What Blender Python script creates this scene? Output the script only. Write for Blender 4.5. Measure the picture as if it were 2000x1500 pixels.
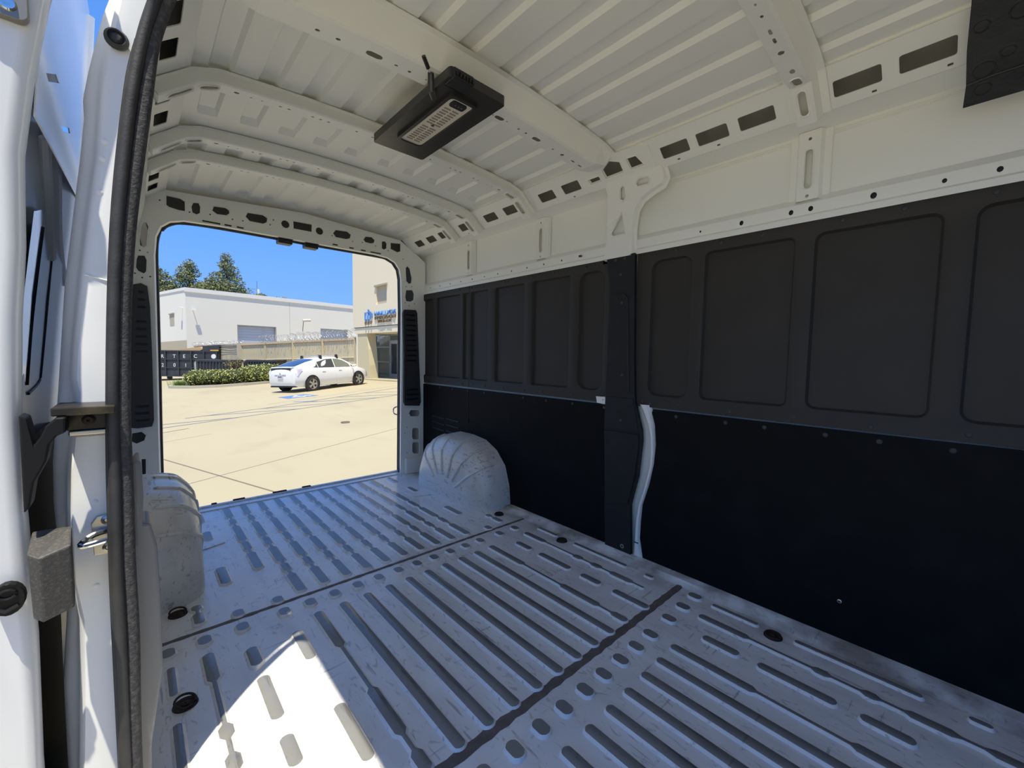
import bpy, bmesh, math, random
from mathutils import Vector, Matrix
from mathutils.geometry import tessellate_polygon
random.seed(7)
for o in list(bpy.data.objects): bpy.data.objects.remove(o)
S = bpy.context.scene
COL = S.collection
PI = math.pi

# ------------------------------------------------------------------ camera, sky, sun, exposure
cam = bpy.data.cameras.new('camera'); camo = bpy.data.objects.new('camera', cam); COL.objects.link(camo)
ya, pi_, ro = math.radians(42.339), math.radians(3.886), math.radians(0.897)
fw = Vector((math.sin(ya)*math.cos(pi_), math.cos(ya)*math.cos(pi_), -math.sin(pi_)))
r0 = Vector((math.cos(ya), -math.sin(ya), 0)); u0 = r0.cross(fw)
rt = r0*math.cos(ro)+u0*math.sin(ro); up = -r0*math.sin(ro)+u0*math.cos(ro)
mw = Matrix((rt, up, -fw)).transposed().to_4x4(); mw.translation = Vector((0, 0, 1.02))
camo.matrix_world = mw
cam.sensor_width = 36; cam.lens = 810.3*36/2000; cam.clip_start = 0.02; cam.clip_end = 800
S.camera = camo

W = bpy.data.worlds.new('sky'); S.world = W; W.use_nodes = True
nt = W.node_tree; nt.nodes.clear()
tc = nt.nodes.new('ShaderNodeTexCoord'); sp = nt.nodes.new('ShaderNodeSeparateXYZ')
rp = nt.nodes.new('ShaderNodeValToRGB'); bg = nt.nodes.new('ShaderNodeBackground'); ou = nt.nodes.new('ShaderNodeOutputWorld')
nt.links.new(tc.outputs['Generated'], sp.inputs[0]); nt.links.new(sp.outputs['Z'], rp.inputs[0])
nt.links.new(rp.outputs[0], bg.inputs[0]); nt.links.new(bg.outputs[0], ou.inputs[0])
el = rp.color_ramp.elements
el[0].position = 0.0; el[0].color = (0.26, 0.50, 0.98, 1)
el[1].position = 1.0; el[1].color = (0.055, 0.17, 0.60, 1)
e = el.new(0.25); e.color = (0.13, 0.36, 0.93, 1)
bg.inputs[1].default_value = 0.70

sl = bpy.data.lights.new('sun', 'SUN'); sl.energy = 4.3; sl.angle = math.radians(0.53); sl.color = (1.0, 0.93, 0.76)
so = bpy.data.objects.new('sun', sl); COL.objects.link(so)
so.rotation_euler = Vector((0.195, 0.242, -1.0)).to_track_quat('-Z', 'Y').to_euler()
so.location = (-4, -5, 20)

S.view_settings.view_transform = 'Standard'; S.view_settings.look = 'None'
S.view_settings.gamma = 1.0; S.view_settings.use_curve_mapping = False
S.view_settings.exposure = 0.70
S.cycles.max_bounces = 16; S.cycles.diffuse_bounces = 10; S.cycles.glossy_bounces = 4

# ------------------------------------------------------------------ materials
def nodes_of(name):
    m = bpy.data.materials.new(name); m.use_nodes = True
    t = m.node_tree; b = t.nodes['Principled BSDF']
    return m, t, b
def mat(name, c, r=0.5, metal=0.0, var=0.0, vs=8.0, c2=None, bump=0.0, bs=60.0, coat=0.0, thr=None, scale3=None, spec=None):
    """plain colour with optional noise towards c2 and optional fine bump"""
    m, t, b = nodes_of(name)
    b.inputs['Base Color'].default_value = (*c, 1); b.inputs['Roughness'].default_value = r
    b.inputs['Metallic'].default_value = metal
    if coat: b.inputs['Coat Weight'].default_value = coat; b.inputs['Coat Roughness'].default_value = 0.08
    if spec is not None: b.inputs['Specular IOR Level'].default_value = spec
    tcn = t.nodes.new('ShaderNodeTexCoord'); src = tcn.outputs['Object']
    if scale3:
        mp = t.nodes.new('ShaderNodeMapping'); mp.inputs['Scale'].default_value = scale3
        t.links.new(src, mp.inputs[0]); src = mp.outputs[0]
    if var > 0:
        n = t.nodes.new('ShaderNodeTexNoise'); n.inputs['Scale'].default_value = vs; n.inputs['Detail'].default_value = 8
        t.links.new(src, n.inputs[0])
        rr = t.nodes.new('ShaderNodeValToRGB'); lo, hi = thr or (0.35, 0.75)
        rr.color_ramp.elements[0].position = lo; rr.color_ramp.elements[1].position = hi
        rr.color_ramp.elements[0].color = (*c, 1)
        k = c2 or tuple(v*0.5 for v in c)
        rr.color_ramp.elements[1].color = tuple(a*(1-var)+q*var for a, q in zip(c, k))+(1,)
        t.links.new(n.outputs[0], rr.inputs[0]); t.links.new(rr.outputs[0], b.inputs['Base Color'])
    if bump > 0:
        n2 = t.nodes.new('ShaderNodeTexNoise'); n2.inputs['Scale'].default_value = bs; n2.inputs['Detail'].default_value = 4
        t.links.new(src, n2.inputs[0])
        bp = t.nodes.new('ShaderNodeBump'); bp.inputs['Strength'].default_value = bump; bp.inputs['Distance'].default_value = 0.01
        t.links.new(n2.outputs[0], bp.inputs['Height']); t.links.new(bp.outputs[0], b.inputs['Normal'])
    return m
def worn(name, base, dirt, rough=0.32, amount=1.0, edge=True):
    """painted load floor: streaky grime, scuffs, fine dark scratches, brown dirt along the wall edges"""
    m, t, b = nodes_of(name); N = t.nodes.new; L = t.links.new
    tcn = N('ShaderNodeTexCoord')
    def noise(sc, det, s3=(1, 1, 1), rot=0, dist=0):
        mp = N('ShaderNodeMapping'); mp.inputs['Scale'].default_value = s3; mp.inputs['Rotation'].default_value = (0, 0, rot)
        L(tcn.outputs['Object'], mp.inputs[0]); n = N('ShaderNodeTexNoise')
        n.inputs['Scale'].default_value = sc; n.inputs['Detail'].default_value = det; n.inputs['Distortion'].default_value = dist
        L(mp.outputs[0], n.inputs[0]); return n.outputs[0]
    def ramp(s, lo, hi, inv=False):
        q = N('ShaderNodeMapRange'); q.inputs[1].default_value = lo; q.inputs[2].default_value = hi
        q.inputs[3].default_value = 1.0 if inv else 0.0; q.inputs[4].default_value = 0.0 if inv else 1.0
        L(s, q.inputs[0]); return q.outputs[0]
    def mul(s, v):
        q = N('ShaderNodeMath'); q.operation = 'MULTIPLY'; L(s, q.inputs[0])
        if isinstance(v, (int, float)): q.inputs[1].default_value = v
        else: L(v, q.inputs[1])
        return q.outputs[0]
    def mix(fac, a, c):
        q = N('ShaderNodeMix'); q.data_type = 'RGBA'; L(fac, q.inputs[0])
        if isinstance(a, tuple): q.inputs[6].default_value = (*a, 1)
        else: L(a, q.inputs[6])
        q.inputs[7].default_value = (*c, 1); return q.outputs[2]
    col = mix(mul(ramp(noise(3.2, 9, dist=0.6), 0.42, 0.72), 0.55*amount), base, dirt)
    col = mix(mul(ramp(noise(9, 7, (1.6, 0.35, 1)), 0.5, 0.75), 0.5*amount), col, tuple(v*0.75 for v in dirt))
    col = mix(mul(ramp(noise(42, 5, (1, 0.4, 1), 0.5, 1.5), 0.60, 0.68), 0.6*amount), col, (0.10, 0.09, 0.085))
    sc = mul(ramp(noise(70, 2, (1, 0.06, 1), 0.35), 0.64, 0.68), ramp(noise(5, 3), 0.48, 0.6))
    sc2 = mul(ramp(noise(70, 2, (0.06, 1, 1), 0.9), 0.65, 0.69), ramp(noise(6, 3, rot=2), 0.48, 0.6))
    col = mix(mul(sc, 0.75*amount), col, (0.05, 0.045, 0.045)); col = mix(mul(sc2, 0.7*amount), col, (0.06, 0.055, 0.055))
    if edge:
        sx = N('ShaderNodeSeparateXYZ'); L(tcn.outputs['Object'], sx.inputs[0])
        ed = mul(ramp(sx.outputs[0], 1.66, 1.80), ramp(noise(7, 8), 0.38, 0.62))
        col = mix(mul(ed, 0.8), col, (0.19, 0.155, 0.12))
    L(col, b.inputs['Base Color'])
    rg = N('ShaderNodeMapRange'); rg.inputs[3].default_value = rough*0.7; rg.inputs[4].default_value = rough*1.7
    L(noise(6, 5), rg.inputs[0]); L(rg.outputs[0], b.inputs['Roughness'])
    b.inputs['Coat Weight'].default_value = 0.6; b.inputs['Coat Roughness'].default_value = 0.16
    bp = N('ShaderNodeBump'); bp.inputs['Strength'].default_value = 0.25; bp.inputs['Distance'].default_value = 0.01
    L(noise(7, 3), bp.inputs['Height']); L(bp.outputs[0], b.inputs['Normal'])
    return m

WHITE = mat('interior_white_paint', (0.90, 0.90, 0.835), 0.42, var=0.10, vs=2.5, c2=(0.76, 0.755, 0.69))
WHITE_S = mat('exterior_white_paint', (0.87, 0.88, 0.88), 0.22, coat=0.4, var=0.08, vs=5, c2=(0.6, 0.6, 0.58))
JAMB = mat('jamb_white_paint', (0.87, 0.88, 0.87), 0.3, var=0.12, vs=9, c2=(0.5, 0.5, 0.48), thr=(0.5, 0.8))
FLOOR = worn('worn_floor_paint', (0.85, 0.84, 0.83), (0.54, 0.515, 0.485), amount=0.58)
RIBTOP = worn('scuffed_rib_top', (0.22, 0.22, 0.216), (0.14, 0.136, 0.128), 0.40, amount=0.8, edge=False)
SEAM = mat('dirty_seam_sealer', (0.17, 0.14, 0.12), 0.7, var=0.6, vs=25, c2=(0.06, 0.05, 0.045), bump=0.4, bs=50)
WELL = worn('scuffed_arch_paint', (0.80, 0.785, 0.74), (0.46, 0.43, 0.39), 0.38, amount=0.75, edge=False)
BLACK_U = mat('black_textured_plastic', (0.036, 0.0325, 0.027), 0.58, var=0.4, vs=6, c2=(0.05, 0.045, 0.037), bump=0.08, bs=420, spec=0.32)
BLACK_L = mat('black_hardboard', (0.0055, 0.006, 0.0062), 0.65, var=0.6, vs=9, c2=(0.014, 0.014, 0.0135), thr=(0.5, 0.8), bump=0.05, bs=300, spec=0.12)
BLACK_P = mat('black_pillar_plastic', (0.015, 0.0155, 0.017), 0.55, var=0.5, vs=12, c2=(0.034, 0.034, 0.035), thr=(0.5, 0.8), bump=0.1, bs=300, spec=0.3)
TRIM = mat('charcoal_trim_plastic', (0.035, 0.035, 0.036), 0.5, bump=0.1, bs=300)
RUBBER = mat('black_rubber', (0.030, 0.030, 0.031), 0.6, var=0.4, vs=30, c2=(0.07, 0.07, 0.068), bump=0.1, bs=200)
FLOCK = mat('flocked_seal_rubber', (0.045, 0.045, 0.048), 0.85, var=0.7, vs=120, c2=(0.15, 0.145, 0.14), thr=(0.45, 0.8), bump=0.3, bs=260)
GREYTRIM = mat('scuffed_grey_plastic', (0.24, 0.24, 0.235), 0.5, var=0.6, vs=40, c2=(0.5, 0.49, 0.47), thr=(0.62, 0.8), scale3=(1, 1, 0.2))
STEEL = mat('zinc_steel', (0.55, 0.52, 0.46), 0.3, 1.0)
CHROME = mat('chrome', (0.75, 0.74, 0.72), 0.12, 1.0)
DARKSTEEL = mat('dark_steel_gold_glint', (0.035, 0.031, 0.025), 0.35, 0.5, var=0.7, vs=14, c2=(0.24, 0.19, 0.09), thr=(0.5, 0.8))  # noise tone paints a gold highlight into the dark steel
BLACK = mat('black_paint', (0.012, 0.012, 0.012), 0.45)
RUST = mat('rusty_dark_steel', (0.05, 0.032, 0.022), 0.7, 0.3, var=0.5, vs=40)
LENS = mat('cream_lens', (0.74, 0.69, 0.58), 0.35)
LAMPBLK = mat('lamp_black_plastic', (0.030, 0.028, 0.026), 0.35)

# ------------------------------------------------------------------ builders
class MB:
    def __init__(s): s.v = []; s.f = []; s.m = []
    def add(s, vs, fs, mi=0):
        k = len(s.v); s.v += [tuple(p) for p in vs]; s.f += [tuple(i+k for i in q) for q in fs]; s.m += [mi]*len(fs)
    def box(s, a, b, mi=0):
        x0, y0, z0 = a; x1, y1, z1 = b
        s.add([(x0, y0, z0), (x1, y0, z0), (x1, y1, z0), (x0, y1, z0), (x0, y0, z1), (x1, y0, z1), (x1, y1, z1), (x0, y1, z1)],
              [(0, 3, 2, 1), (4, 5, 6, 7), (0, 1, 5, 4), (1, 2, 6, 5), (2, 3, 7, 6), (3, 0, 4, 7)], mi)
    def quad(s, a, b, c, d, mi=0): s.add([a, b, c, d], [(0, 1, 2, 3)], mi)
    def grid(s, rows, mi=0, close=False):
        """rows of equal-length point lists -> quads"""
        n = len(rows[0]); fs = []
        for i in range(len(rows)-1):
            for j in range(n if close else n-1):
                k = (j+1) % n
                fs.append((i*n+j, i*n+k, (i+1)*n+k, (i+1)*n+j))
        s.add([p for r in rows for p in r], fs, mi)
    def tube(s, pts, r, n=8, mi=0, r2=None, closed=False, caps=True):
        """round (or elliptical r,r2) tube along points"""
        P = [Vector(p) for p in pts]; rows = []
        m = len(P)
        for i in range(m):
            if closed: t = P[(i+1) % m]-P[i-1]
            else: t = P[min(i+1, m-1)]-P[max(i-1, 0)]
            t.normalize()
            a = Vector((0, 0, 1)) if abs(t.z) < 0.9 else Vector((0, 1, 0))
            u = t.cross(a).normalized(); w = u.cross(t)
            rr = r[i] if isinstance(r, (list, tuple)) else r
            rows.append([tuple(P[i]+u*rr*math.cos(2*PI*k/n)+w*(r2 or rr)*math.sin(2*PI*k/n)) for k in range(n)])
        if closed: rows.append(rows[0])
        s.grid(rows, mi, True)
        if caps and not closed:
            s.add(rows[0], [tuple(range(n))], mi); s.add(rows[-1], [tuple(range(n))[::-1]], mi)
    def lathe(s, prof, n=16, mi=0, mtx=None):
        """prof of (r,z) about local z"""
        rows = []
        for r, z in prof:
            ring = [Vector((r*math.cos(2*PI*k/n), r*math.sin(2*PI*k/n), z)) for k in range(n)]
            rows.append([tuple(mtx @ p) if mtx else tuple(p) for p in ring])
        s.grid(rows, mi, True)
    def plate(s, outer, holes, f, th=0.002, mi=0, rim=0.0, mir=None):
        """flat sheet with holes; f(u,v,w) maps to 3D, w runs through the thickness"""
        loops = [outer]+list(holes)
        flat = [p for l in loops for p in l]
        tris = tessellate_polygon([[Vector((a, b, 0)) for a, b in l] for l in loops])
        n = len(flat)
        s.add([f(a, b, 0) for a, b in flat], [tuple(t) for t in tris], mi)
        if th:
            s.add([f(a, b, th) for a, b in flat], [tuple(t)[::-1] for t in tris], mi)
            for l in loops:
                m = len(l)
                s.add([f(a, b, 0) for a, b in l]+[f(a, b, th) for a, b in l], [(i, (i+1) % m, m+(i+1) % m, m+i) for i in range(m)], mi)
        if rim:
            for l in holes:
                if len(l) > 3: s.tube([f(a, b, 0) for a, b in l], rim, 5, mi, closed=True)
    def prism(s, poly, f, d, mi=0, mi_side=None):
        s.plate(poly, [], f, d, mi)
    def build(s, name, mats, parent=None, smooth=False, bevel=0, kind=None, label=None, seg=2, loc=None):
        me = bpy.data.meshes.new(name); me.from_pydata(s.v, [], s.f)
        if not isinstance(mats, (list, tuple)): mats = [mats]
        for m in mats: me.materials.append(m)
        me.polygons.foreach_set('material_index', s.m)
        bm = bmesh.new(); bm.from_mesh(me); bmesh.ops.remove_doubles(bm, verts=bm.verts, dist=1e-5)
        bmesh.ops.recalc_face_normals(bm, faces=bm.faces); bm.to_mesh(me); bm.free()
        o = bpy.data.objects.new(name, me); COL.objects.link(o)
        if parent: o.parent = parent
        if smooth:
            for p in me.polygons: p.use_smooth = True
            try: me.set_sharp_from_angle(angle=math.radians(38))
            except Exception: pass
        if bevel:
            b = o.modifiers.new('bevel', 'BEVEL'); b.width = bevel; b.segments = seg; b.limit_method = 'ANGLE'; b.angle_limit = math.radians(40)
        if kind: o['kind'] = kind
        if label: o['label'] = label
        if loc: o.location = loc
        return o
def thing(name, label, cat, loc=(0, 0, 0), rot=(0, 0, 0), group=None):
    o = bpy.data.objects.new(name, None); COL.objects.link(o); o.location = loc; o.rotation_euler = rot
    o.empty_display_size = 0.1
    o['label'] = label; o['category'] = cat
    if group: o['group'] = group
    return o
def tag(o, label, cat, group=None):
    o['label'] = label; o['category'] = cat
    if group: o['group'] = group
    return o
def dup(o, name, parent=None, loc=None):
    c = o.copy(); COL.objects.link(c); c.name = name
    if parent: c.parent = parent
    if loc is not None: c.location = loc
    return c
def rrect(u0, v0, u1, v1, r=0.02, n=4):
    if u0 > u1: u0, u1 = u1, u0
    if v0 > v1: v0, v1 = v1, v0
    P = []
    for cx, cy, a in ((u1-r, v0+r, -90), (u1-r, v1-r, 0), (u0+r, v1-r, 90), (u0+r, v0+r, 180)):
        for k in range(n+1):
            t = math.radians(a+90*k/n); P.append((cx+r*math.cos(t), cy+r*math.sin(t)))
    return P
def circ(u, v, r, n=10, e=1.0): return [(u+r*math.cos(2*PI*k/n), v+r*e*math.sin(2*PI*k/n)) for k in range(n)]
def slot(u, v, a, b, n=5):
    """stadium of half length a along u and half height b"""
    P = []
    for sx, st in ((1, -90), (-1, 90)):
        for k in range(n+1):
            t = math.radians(st+180*k/n); P.append((u+sx*(a-b)+b*math.cos(t), v+b*math.sin(t)))
    return P
def grow(poly, d):
    """offset a polygon outward by d (roughly)"""
    n = len(poly); out = []
    A = sum(poly[i][0]*poly[(i+1) % n][1]-poly[(i+1) % n][0]*poly[i][1] for i in range(n)); sg = 1 if A > 0 else -1
    for i in range(n):
        p0, p, p1 = Vector(poly[i-1]), Vector(poly[i]), Vector(poly[(i+1) % n])
        a = (p-p0).normalized(); b = (p1-p).normalized()
        na = Vector((a.y, -a.x))*sg; nb = Vector((b.y, -b.x))*sg
        m = (na+nb); m = m.normalized() if m.length > 1e-6 else na
        k = 1/max(0.4, m.dot(na)); out.append((p.x+m.x*d*k, p.y+m.y*d*k))
    return out
def smooth_path(pts, n=6):
    P = [Vector(p) for p in pts]; out = []
    for i in range(len(P)-1):
        p0, p1, p2, p3 = P[max(i-1, 0)], P[i], P[i+1], P[min(i+2, len(P)-1)]
        for k in range(n):
            t = k/n
            out.append(tuple(0.5*((2*p1)+(p2-p0)*t+(2*p0-5*p1+4*p2-p3)*t*t+(3*p1-p0-3*p2+p3)*t**3)))
    out.append(tuple(P[-1])); return out
def lerp(tab, z):
    if z <= tab[0][0]: return tab[0][1]
    for (a, b), (c, d) in zip(tab, tab[1:]):
        if z <= c: return b+(d-b)*(z-a)/(c-a)
    return tab[-1][1]

# ================================================================== THE VAN: load floor
m = MB(); m.box((-0.04, -1.2, -0.02), (1.785, 3.30, 0.0));
floor = m.build('floor', FLOOR, kind='structure')
m = MB()                                                     # turned-up edge towards the wall
ys = [-1.2+0.1*i for i in range(46)]
m.grid([[(1.772+0.004*math.sin(y*9), y, 0.0005) for y in ys], [(1.80, y, 0.006) for y in ys],
        [(1.815+0.006*math.sin(y*5.3), y, 0.016) for y in ys], [(1.87, y, 0.020) for y in ys]])
m.build('floor_edge', FLOOR, floor, smooth=True)
_ribs = {}
def rib(x, pts, h=0.0075, top=1):
    """one pressed rib: pts = (y, half width) along its length"""
    y0 = pts[0][0]; rel = tuple((round(y-y0, 3), w) for y, w in pts); key = (rel, h, top)
    if key not in _ribs:
        def outline(d):
            (ya_, wa), (yb, wb) = rel[0], rel[-1]
            R = [(w+d, y) for y, w in rel]
            cap0 = [((wa+d)*math.cos(t), ya_+(wa+d)*math.sin(t)*0.8) for t in (-PI*0.85, -PI*0.65, -PI/2, -PI*0.35, -PI*0.15)]
            cap1 = [((wb+d)*math.cos(t), yb+(wb+d)*math.sin(t)*0.8) for t in (PI*0.15, PI*0.35, PI/2, PI*0.65, PI*0.85)]
            return cap0+R+cap1+[(-a, b) for a, b in R[::-1]]
        o0, o1, o2 = outline(0.007), outline(0.0015), outline(0.0)
        q = MB(); n = len(o0)
        q.grid([[(a, b, 0) for a, b in o0], [(a, b, h*0.85) for a, b in o1], [(a, b, h) for a, b in o2]], 0, True)
        tr = tessellate_polygon([[Vector((a, b, 0)) for a, b in o2]])
        q.add([(a, b, h) for a, b in o2], [tuple(t) for t in tr], top)
        o = q.build('floor_rib', [FLOOR, RIBTOP], floor, smooth=True); _ribs[key] = o
        o.location = (x, y0, 0); return o
    return dup(_ribs[key], 'floor_rib', floor, (x, y0, 0))
XK = [0.403, 0.498, 0.595, 0.693, 0.790, 0.887, 0.984, 1.080, 1.177, 1.274, 1.372]
w = 0.0165
for x in [0.05, 0.15, 0.263]+XK+[1.512, 1.630, 1.740]:         # dimple rows beside the two seams
    for y in (1.745, 0.727):
        if x == 1.74 and y > 1: continue
        rib(x, [(y-0.012, 0.019), (y+0.012, 0.019)], 0.009)
for x in (0.266, 0.403, 1.512): rib(x, [(1.838, 0.018), (1.86, 0.018)], 0.009)
for x in XK[2:10]: rib(x, [(0.835, w), (1.645, w)])
for x, s in ((XK[1], 1), (1.372, 1)):
    rib(x, [(0.84, w), (0.885, w), (0.90, 0.006), (0.955, 0.006), (0.97, w), (1.15, w), (1.165, 0.006), (1.40, 0.006), (1.415, w), (1.645, w)])
rib(XK[0], [(0.96, w), (1.154, w)]); rib(XK[0], [(1.42, w), (1.575, w)])
for x in (1.512, 0.263):
    for a, b in ((0.83, 0.97), (1.065, 1.145), (1.24, 1.415), (1.505, 1.585)): rib(x, [(a, 0.017), (b, 0.017)])
for x in (1.632, 0.149):
    rib(x, [(0.91, 0.006), (0.96, 0.006), (0.975, w), (1.07, w), (1.085, 0.006), (1.13, 0.006), (1.145, 0.017), (1.18, 0.017), (1.195, 0.006),
            (1.245, 0.006), (1.26, 0.017), (1.29, 0.017), (1.305, 0.006), (1.50, 0.006), (1.515, w), (1.645, w)])
for x in (1.742, 0.053):
    rib(x, [(1.07, 0.010), (1.38, 0.010)]); rib(x, [(1.52, 0.010), (1.65, 0.010)]); rib(x, [(0.93, 0.010), (0.955, 0.010)])
for x in XK[1:10]: rib(x, [(-1.1, w), (0.635, w)])
rib(1.372, [(-0.5, w), (0.135, w), (0.15, 0.006), (0.375, 0.006), (0.39, w), (0.635, w)])
rib(XK[0], [(-0.9, w), (0.1, w)]); rib(XK[0], [(0.2, w), (0.4, w)])
for x in (1.505, 0.266):
    for a, b in ((-0.4, -0.1), (0.045, 0.135), (0.215, 0.40), (0.485, 0.58)): rib(x, [(a, 0.017), (b, 0.017)])
for x in (1.622, 0.152):
    rib(x, [(-0.5, w), (-0.11, w), (-0.09, 0.006), (-0.05, 0.006), (-0.03, 0.017), (0.05, 0.017), (0.065, 0.006), (0.115, 0.006), (0.13, 0.017), (0.15, 0.017),
            (0.165, 0.006), (0.235, 0.006), (0.25, 0.017), (0.275, 0.017), (0.29, 0.006), (0.475, 0.006), (0.49, w), (0.645, w)])
for x in (1.735, 0.04):
    rib(x, [(0.04, 0.010), (0.355, 0.010)]); rib(x, [(0.49, 0.010), (0.645, 0.010)]); rib(x, [(-0.1, 0.010), (-0.07, 0.010)])
blocks = [(1.87, 2.025, 0.0185), (2.085, 2.15, 0.0165), (2.20, 2.375, 0.0185), (2.435, 2.53, 0.0165), (2.57, 2.80, 0.0185), (2.86, 2.93, 0.0165), (2.99, 3.16, 0.0185)]
for x in XK:
    bl = blocks[2:] if x == XK[0] else blocks
    p = []
    for i, (a, b, ww) in enumerate(bl):
        if i: p += [(bl[i-1][1]+0.012, 0.007), (a-0.012, 0.007)]
        p += [(a, ww), (b, ww)]
    rib(x, p, 0.008)
for x in (0.266, 1.512):
    rib(x, [(2.14, 0.019), (2.29, 0.019)]); rib(x, [(3.02, 0.014), (3.14, 0.014)]); rib(x, [(2.70, 0.017), (2.80, 0.017)], 0.011)
for x in (0.149, 1.632):
    rib(x, [(1.88, w), (1.94, w), (1.95, 0.006), (1.97, 0.006), (1.98, w), (2.0, w)])
for y, x0, x1 in ((1.822, -0.03, 1.79), (0.812, -0.03, 1.80)):   # sealed cross seams
    m = MB(); n = 60; rows = []
    for k in range(n+1):
        x = x0+(x1-x0)*k/n; j = 0.0025*math.sin(k*2.7)+0.002*random.random()
        hw = 0.011 if y > 1 else 0.017
        rows.append([(x, y-hw+j, 0.0004), (x, y-hw*0.3, 0.0022), (x, y+hw*0.4+j, 0.0018), (x, y+hw-j, 0.0004)])
    m.grid(rows); m.build('floor_seam', SEAM, floor, smooth=True, label='brown dirty sealed seam across the floor')
for s in (0, 1):                                             # raised lozenge plates near the arches
    q = [(0.205, 2.572), (0.327, 2.612), (0.343, 2.800), (0.225, 2.795)]
    if s: q = [(1.775-a, b) for a, b in q]
    m = MB(); m.plate(q, [], lambda u, v, w_: (u, v, 0.0055-w_), 0.0055); m.build('floor_plate', FLOOR, floor, bevel=0.002)
m = MB(); m.box((0.13, 3.20, 0.0), (1.66, 3.235, 0.007)); m.box((0.10, 3.285, 0.0), (1.68, 3.31, 0.010))
m.build('rear_sill', FLOOR, floor, bevel=0.003)
for x, ww in ((0.50, 0.035), (0.75, 0.045), (0.93, 0.03), (0.36, 0.015)):
    m = MB(); m.box((x-ww, 3.296, 0.006), (x+ww, 3.318, 0.016)); m.build('sill_clip', RUST, floor, bevel=0.003, label='rust-brown sill clip')

# ---- wheel arches, pressed into the floor edges
arch = [(2.03, 0), (2.045, 0.14), (2.09, 0.27), (2.18, 0.36), (2.30, 0.415), (2.45, 0.432), (2.62, 0.430), (2.76, 0.392), (2.87, 0.30), (2.94, 0.15), (2.965, 0)]
def arch_pt(t, x):
    """t 0..1 round the arch, x = distance of the ring from the wall (m)"""
    i = t*(len(arch)-1); k = min(int(i), len(arch)-2); f = i-k
    y = arch[k][0]*(1-f)+arch[k+1][0]*f; z = arch[k][1]*(1-f)+arch[k+1][1]*f
    return y, z
def wheel_arch(sgn, wallx):
    a = MB(); rows = []; N = 40
    for d, sc in ((0.0, 1.0), (0.06, 0.995), (0.12, 0.97), (0.155, 0.94), (0.180, 0.89), (0.198, 0.81), (0.206, 0.72)):
        ring = []
        for k in range(N+1):
            y, z = arch_pt(k/N, d)
            yy = 2.50+(y-2.50)*sc; zz = z*(sc if sc > 0.9 else sc-0.02)
            ring.append((wallx-sgn*(d*1.14+(0.004 if d > 0.19 else 0)), yy, max(zz, 0.0)))
        rows.append(ring)
    a.grid(rows)
    last = rows[-1]; a.add(last+[(wallx-sgn*0.240, 2.5, 0.0)], [(i, i+1, len(last)) for i in range(len(last)-1)])
    o = a.build('wheel_arch', WELL, floor, smooth=True, label='scuffed white pressed wheel arch' )
    for j, t in enumerate((0.22, 0.33, 0.44, 0.55, 0.66, 0.77)):   # fan of pressed beads on the inner face
        pts = []
        for d, sc in ((0.075, 0.993), (0.12, 0.97), (0.155, 0.94), (0.180, 0.89), (0.198, 0.81), (0.206, 0.72), (0.208, 0.55), (0.210, 0.38)):
            y, z = arch_pt(t, d); zz = z*(sc if sc > 0.9 else sc-0.02)
            pts.append((wallx-sgn*(d*1.14+(0.004 if d > 0.19 else 0)), 2.50+(y-2.50)*sc, zz))
        b = MB(); b.tube(smooth_path(pts, 3), [0.004]+[0.009]*19+[0.009]*2, 6)
        b.build('pressed_bead', WELL, o, smooth=True)
    return o
wheel_arch(1, 1.862); wheel_arch(-1, -0.045)

# ================================================================== roof
XC = 0.909
def zroof(x): return 2.003-0.036*((x-XC)/0.70)**2
CH = [0.215+0.1437*k for k in range(5)]; CH = CH+[2*XC-c-0.070 for c in CH][::-1]
prof = [(0.165, 0)]
for c in CH: prof += [(c, 0), (c+0.006, 1), (c+0.058, 1), (c+0.070, 0)]
prof += [(1.660, 0)]
prof = [p for k, p in enumerate(prof)]
segs = [(-1.2, 2.13), (2.335, 3.165)]
rows = []; prevy = None
for a, b in segs:
    for y, k in ((a, 0), (a+0.004 if a > 0 else a, 1), (b-0.045, 1), (b, 0)):
        rows.append([(0.168, y, 1.943)]+[(x, y, zroof(x)+0.014*k*c) for x, c in prof]+[(1.6545, y, 1.9505)])
rows.append([(0.168, 3.32, 1.943)]+[(x, 3.32, zroof(x)) for x, c in prof]+[(1.6545, 3.32, 1.9505)])
m = MB(); m.grid(rows)
ceiling = m.build('ceiling', WHITE, kind='structure')
m = MB()                                                     # outer skin above, closes the roof
m.grid([[(x, y, zz) for x, zz in ((0.062, 1.85), (0.075, 1.93), (0.12, 2.00), (0.20, 2.04), (XC, 2.06), (1.655, 2.04), (1.78, 1.985), (1.87, 1.93), (1.91, 1.85))] for y in (-1.2, 3.33)])
PRIMER = mat('cavity_shade_primer', (0.13, 0.13, 0.13), 0.7)  # primer grey, darkened to paint the shade inside the body holes
m.build('roof_skin', mat('dimmed_white_primer', (0.36, 0.355, 0.335), 0.7), ceiling)  # white dimmed to grey, painting the shade behind the cant rail holes

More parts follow.
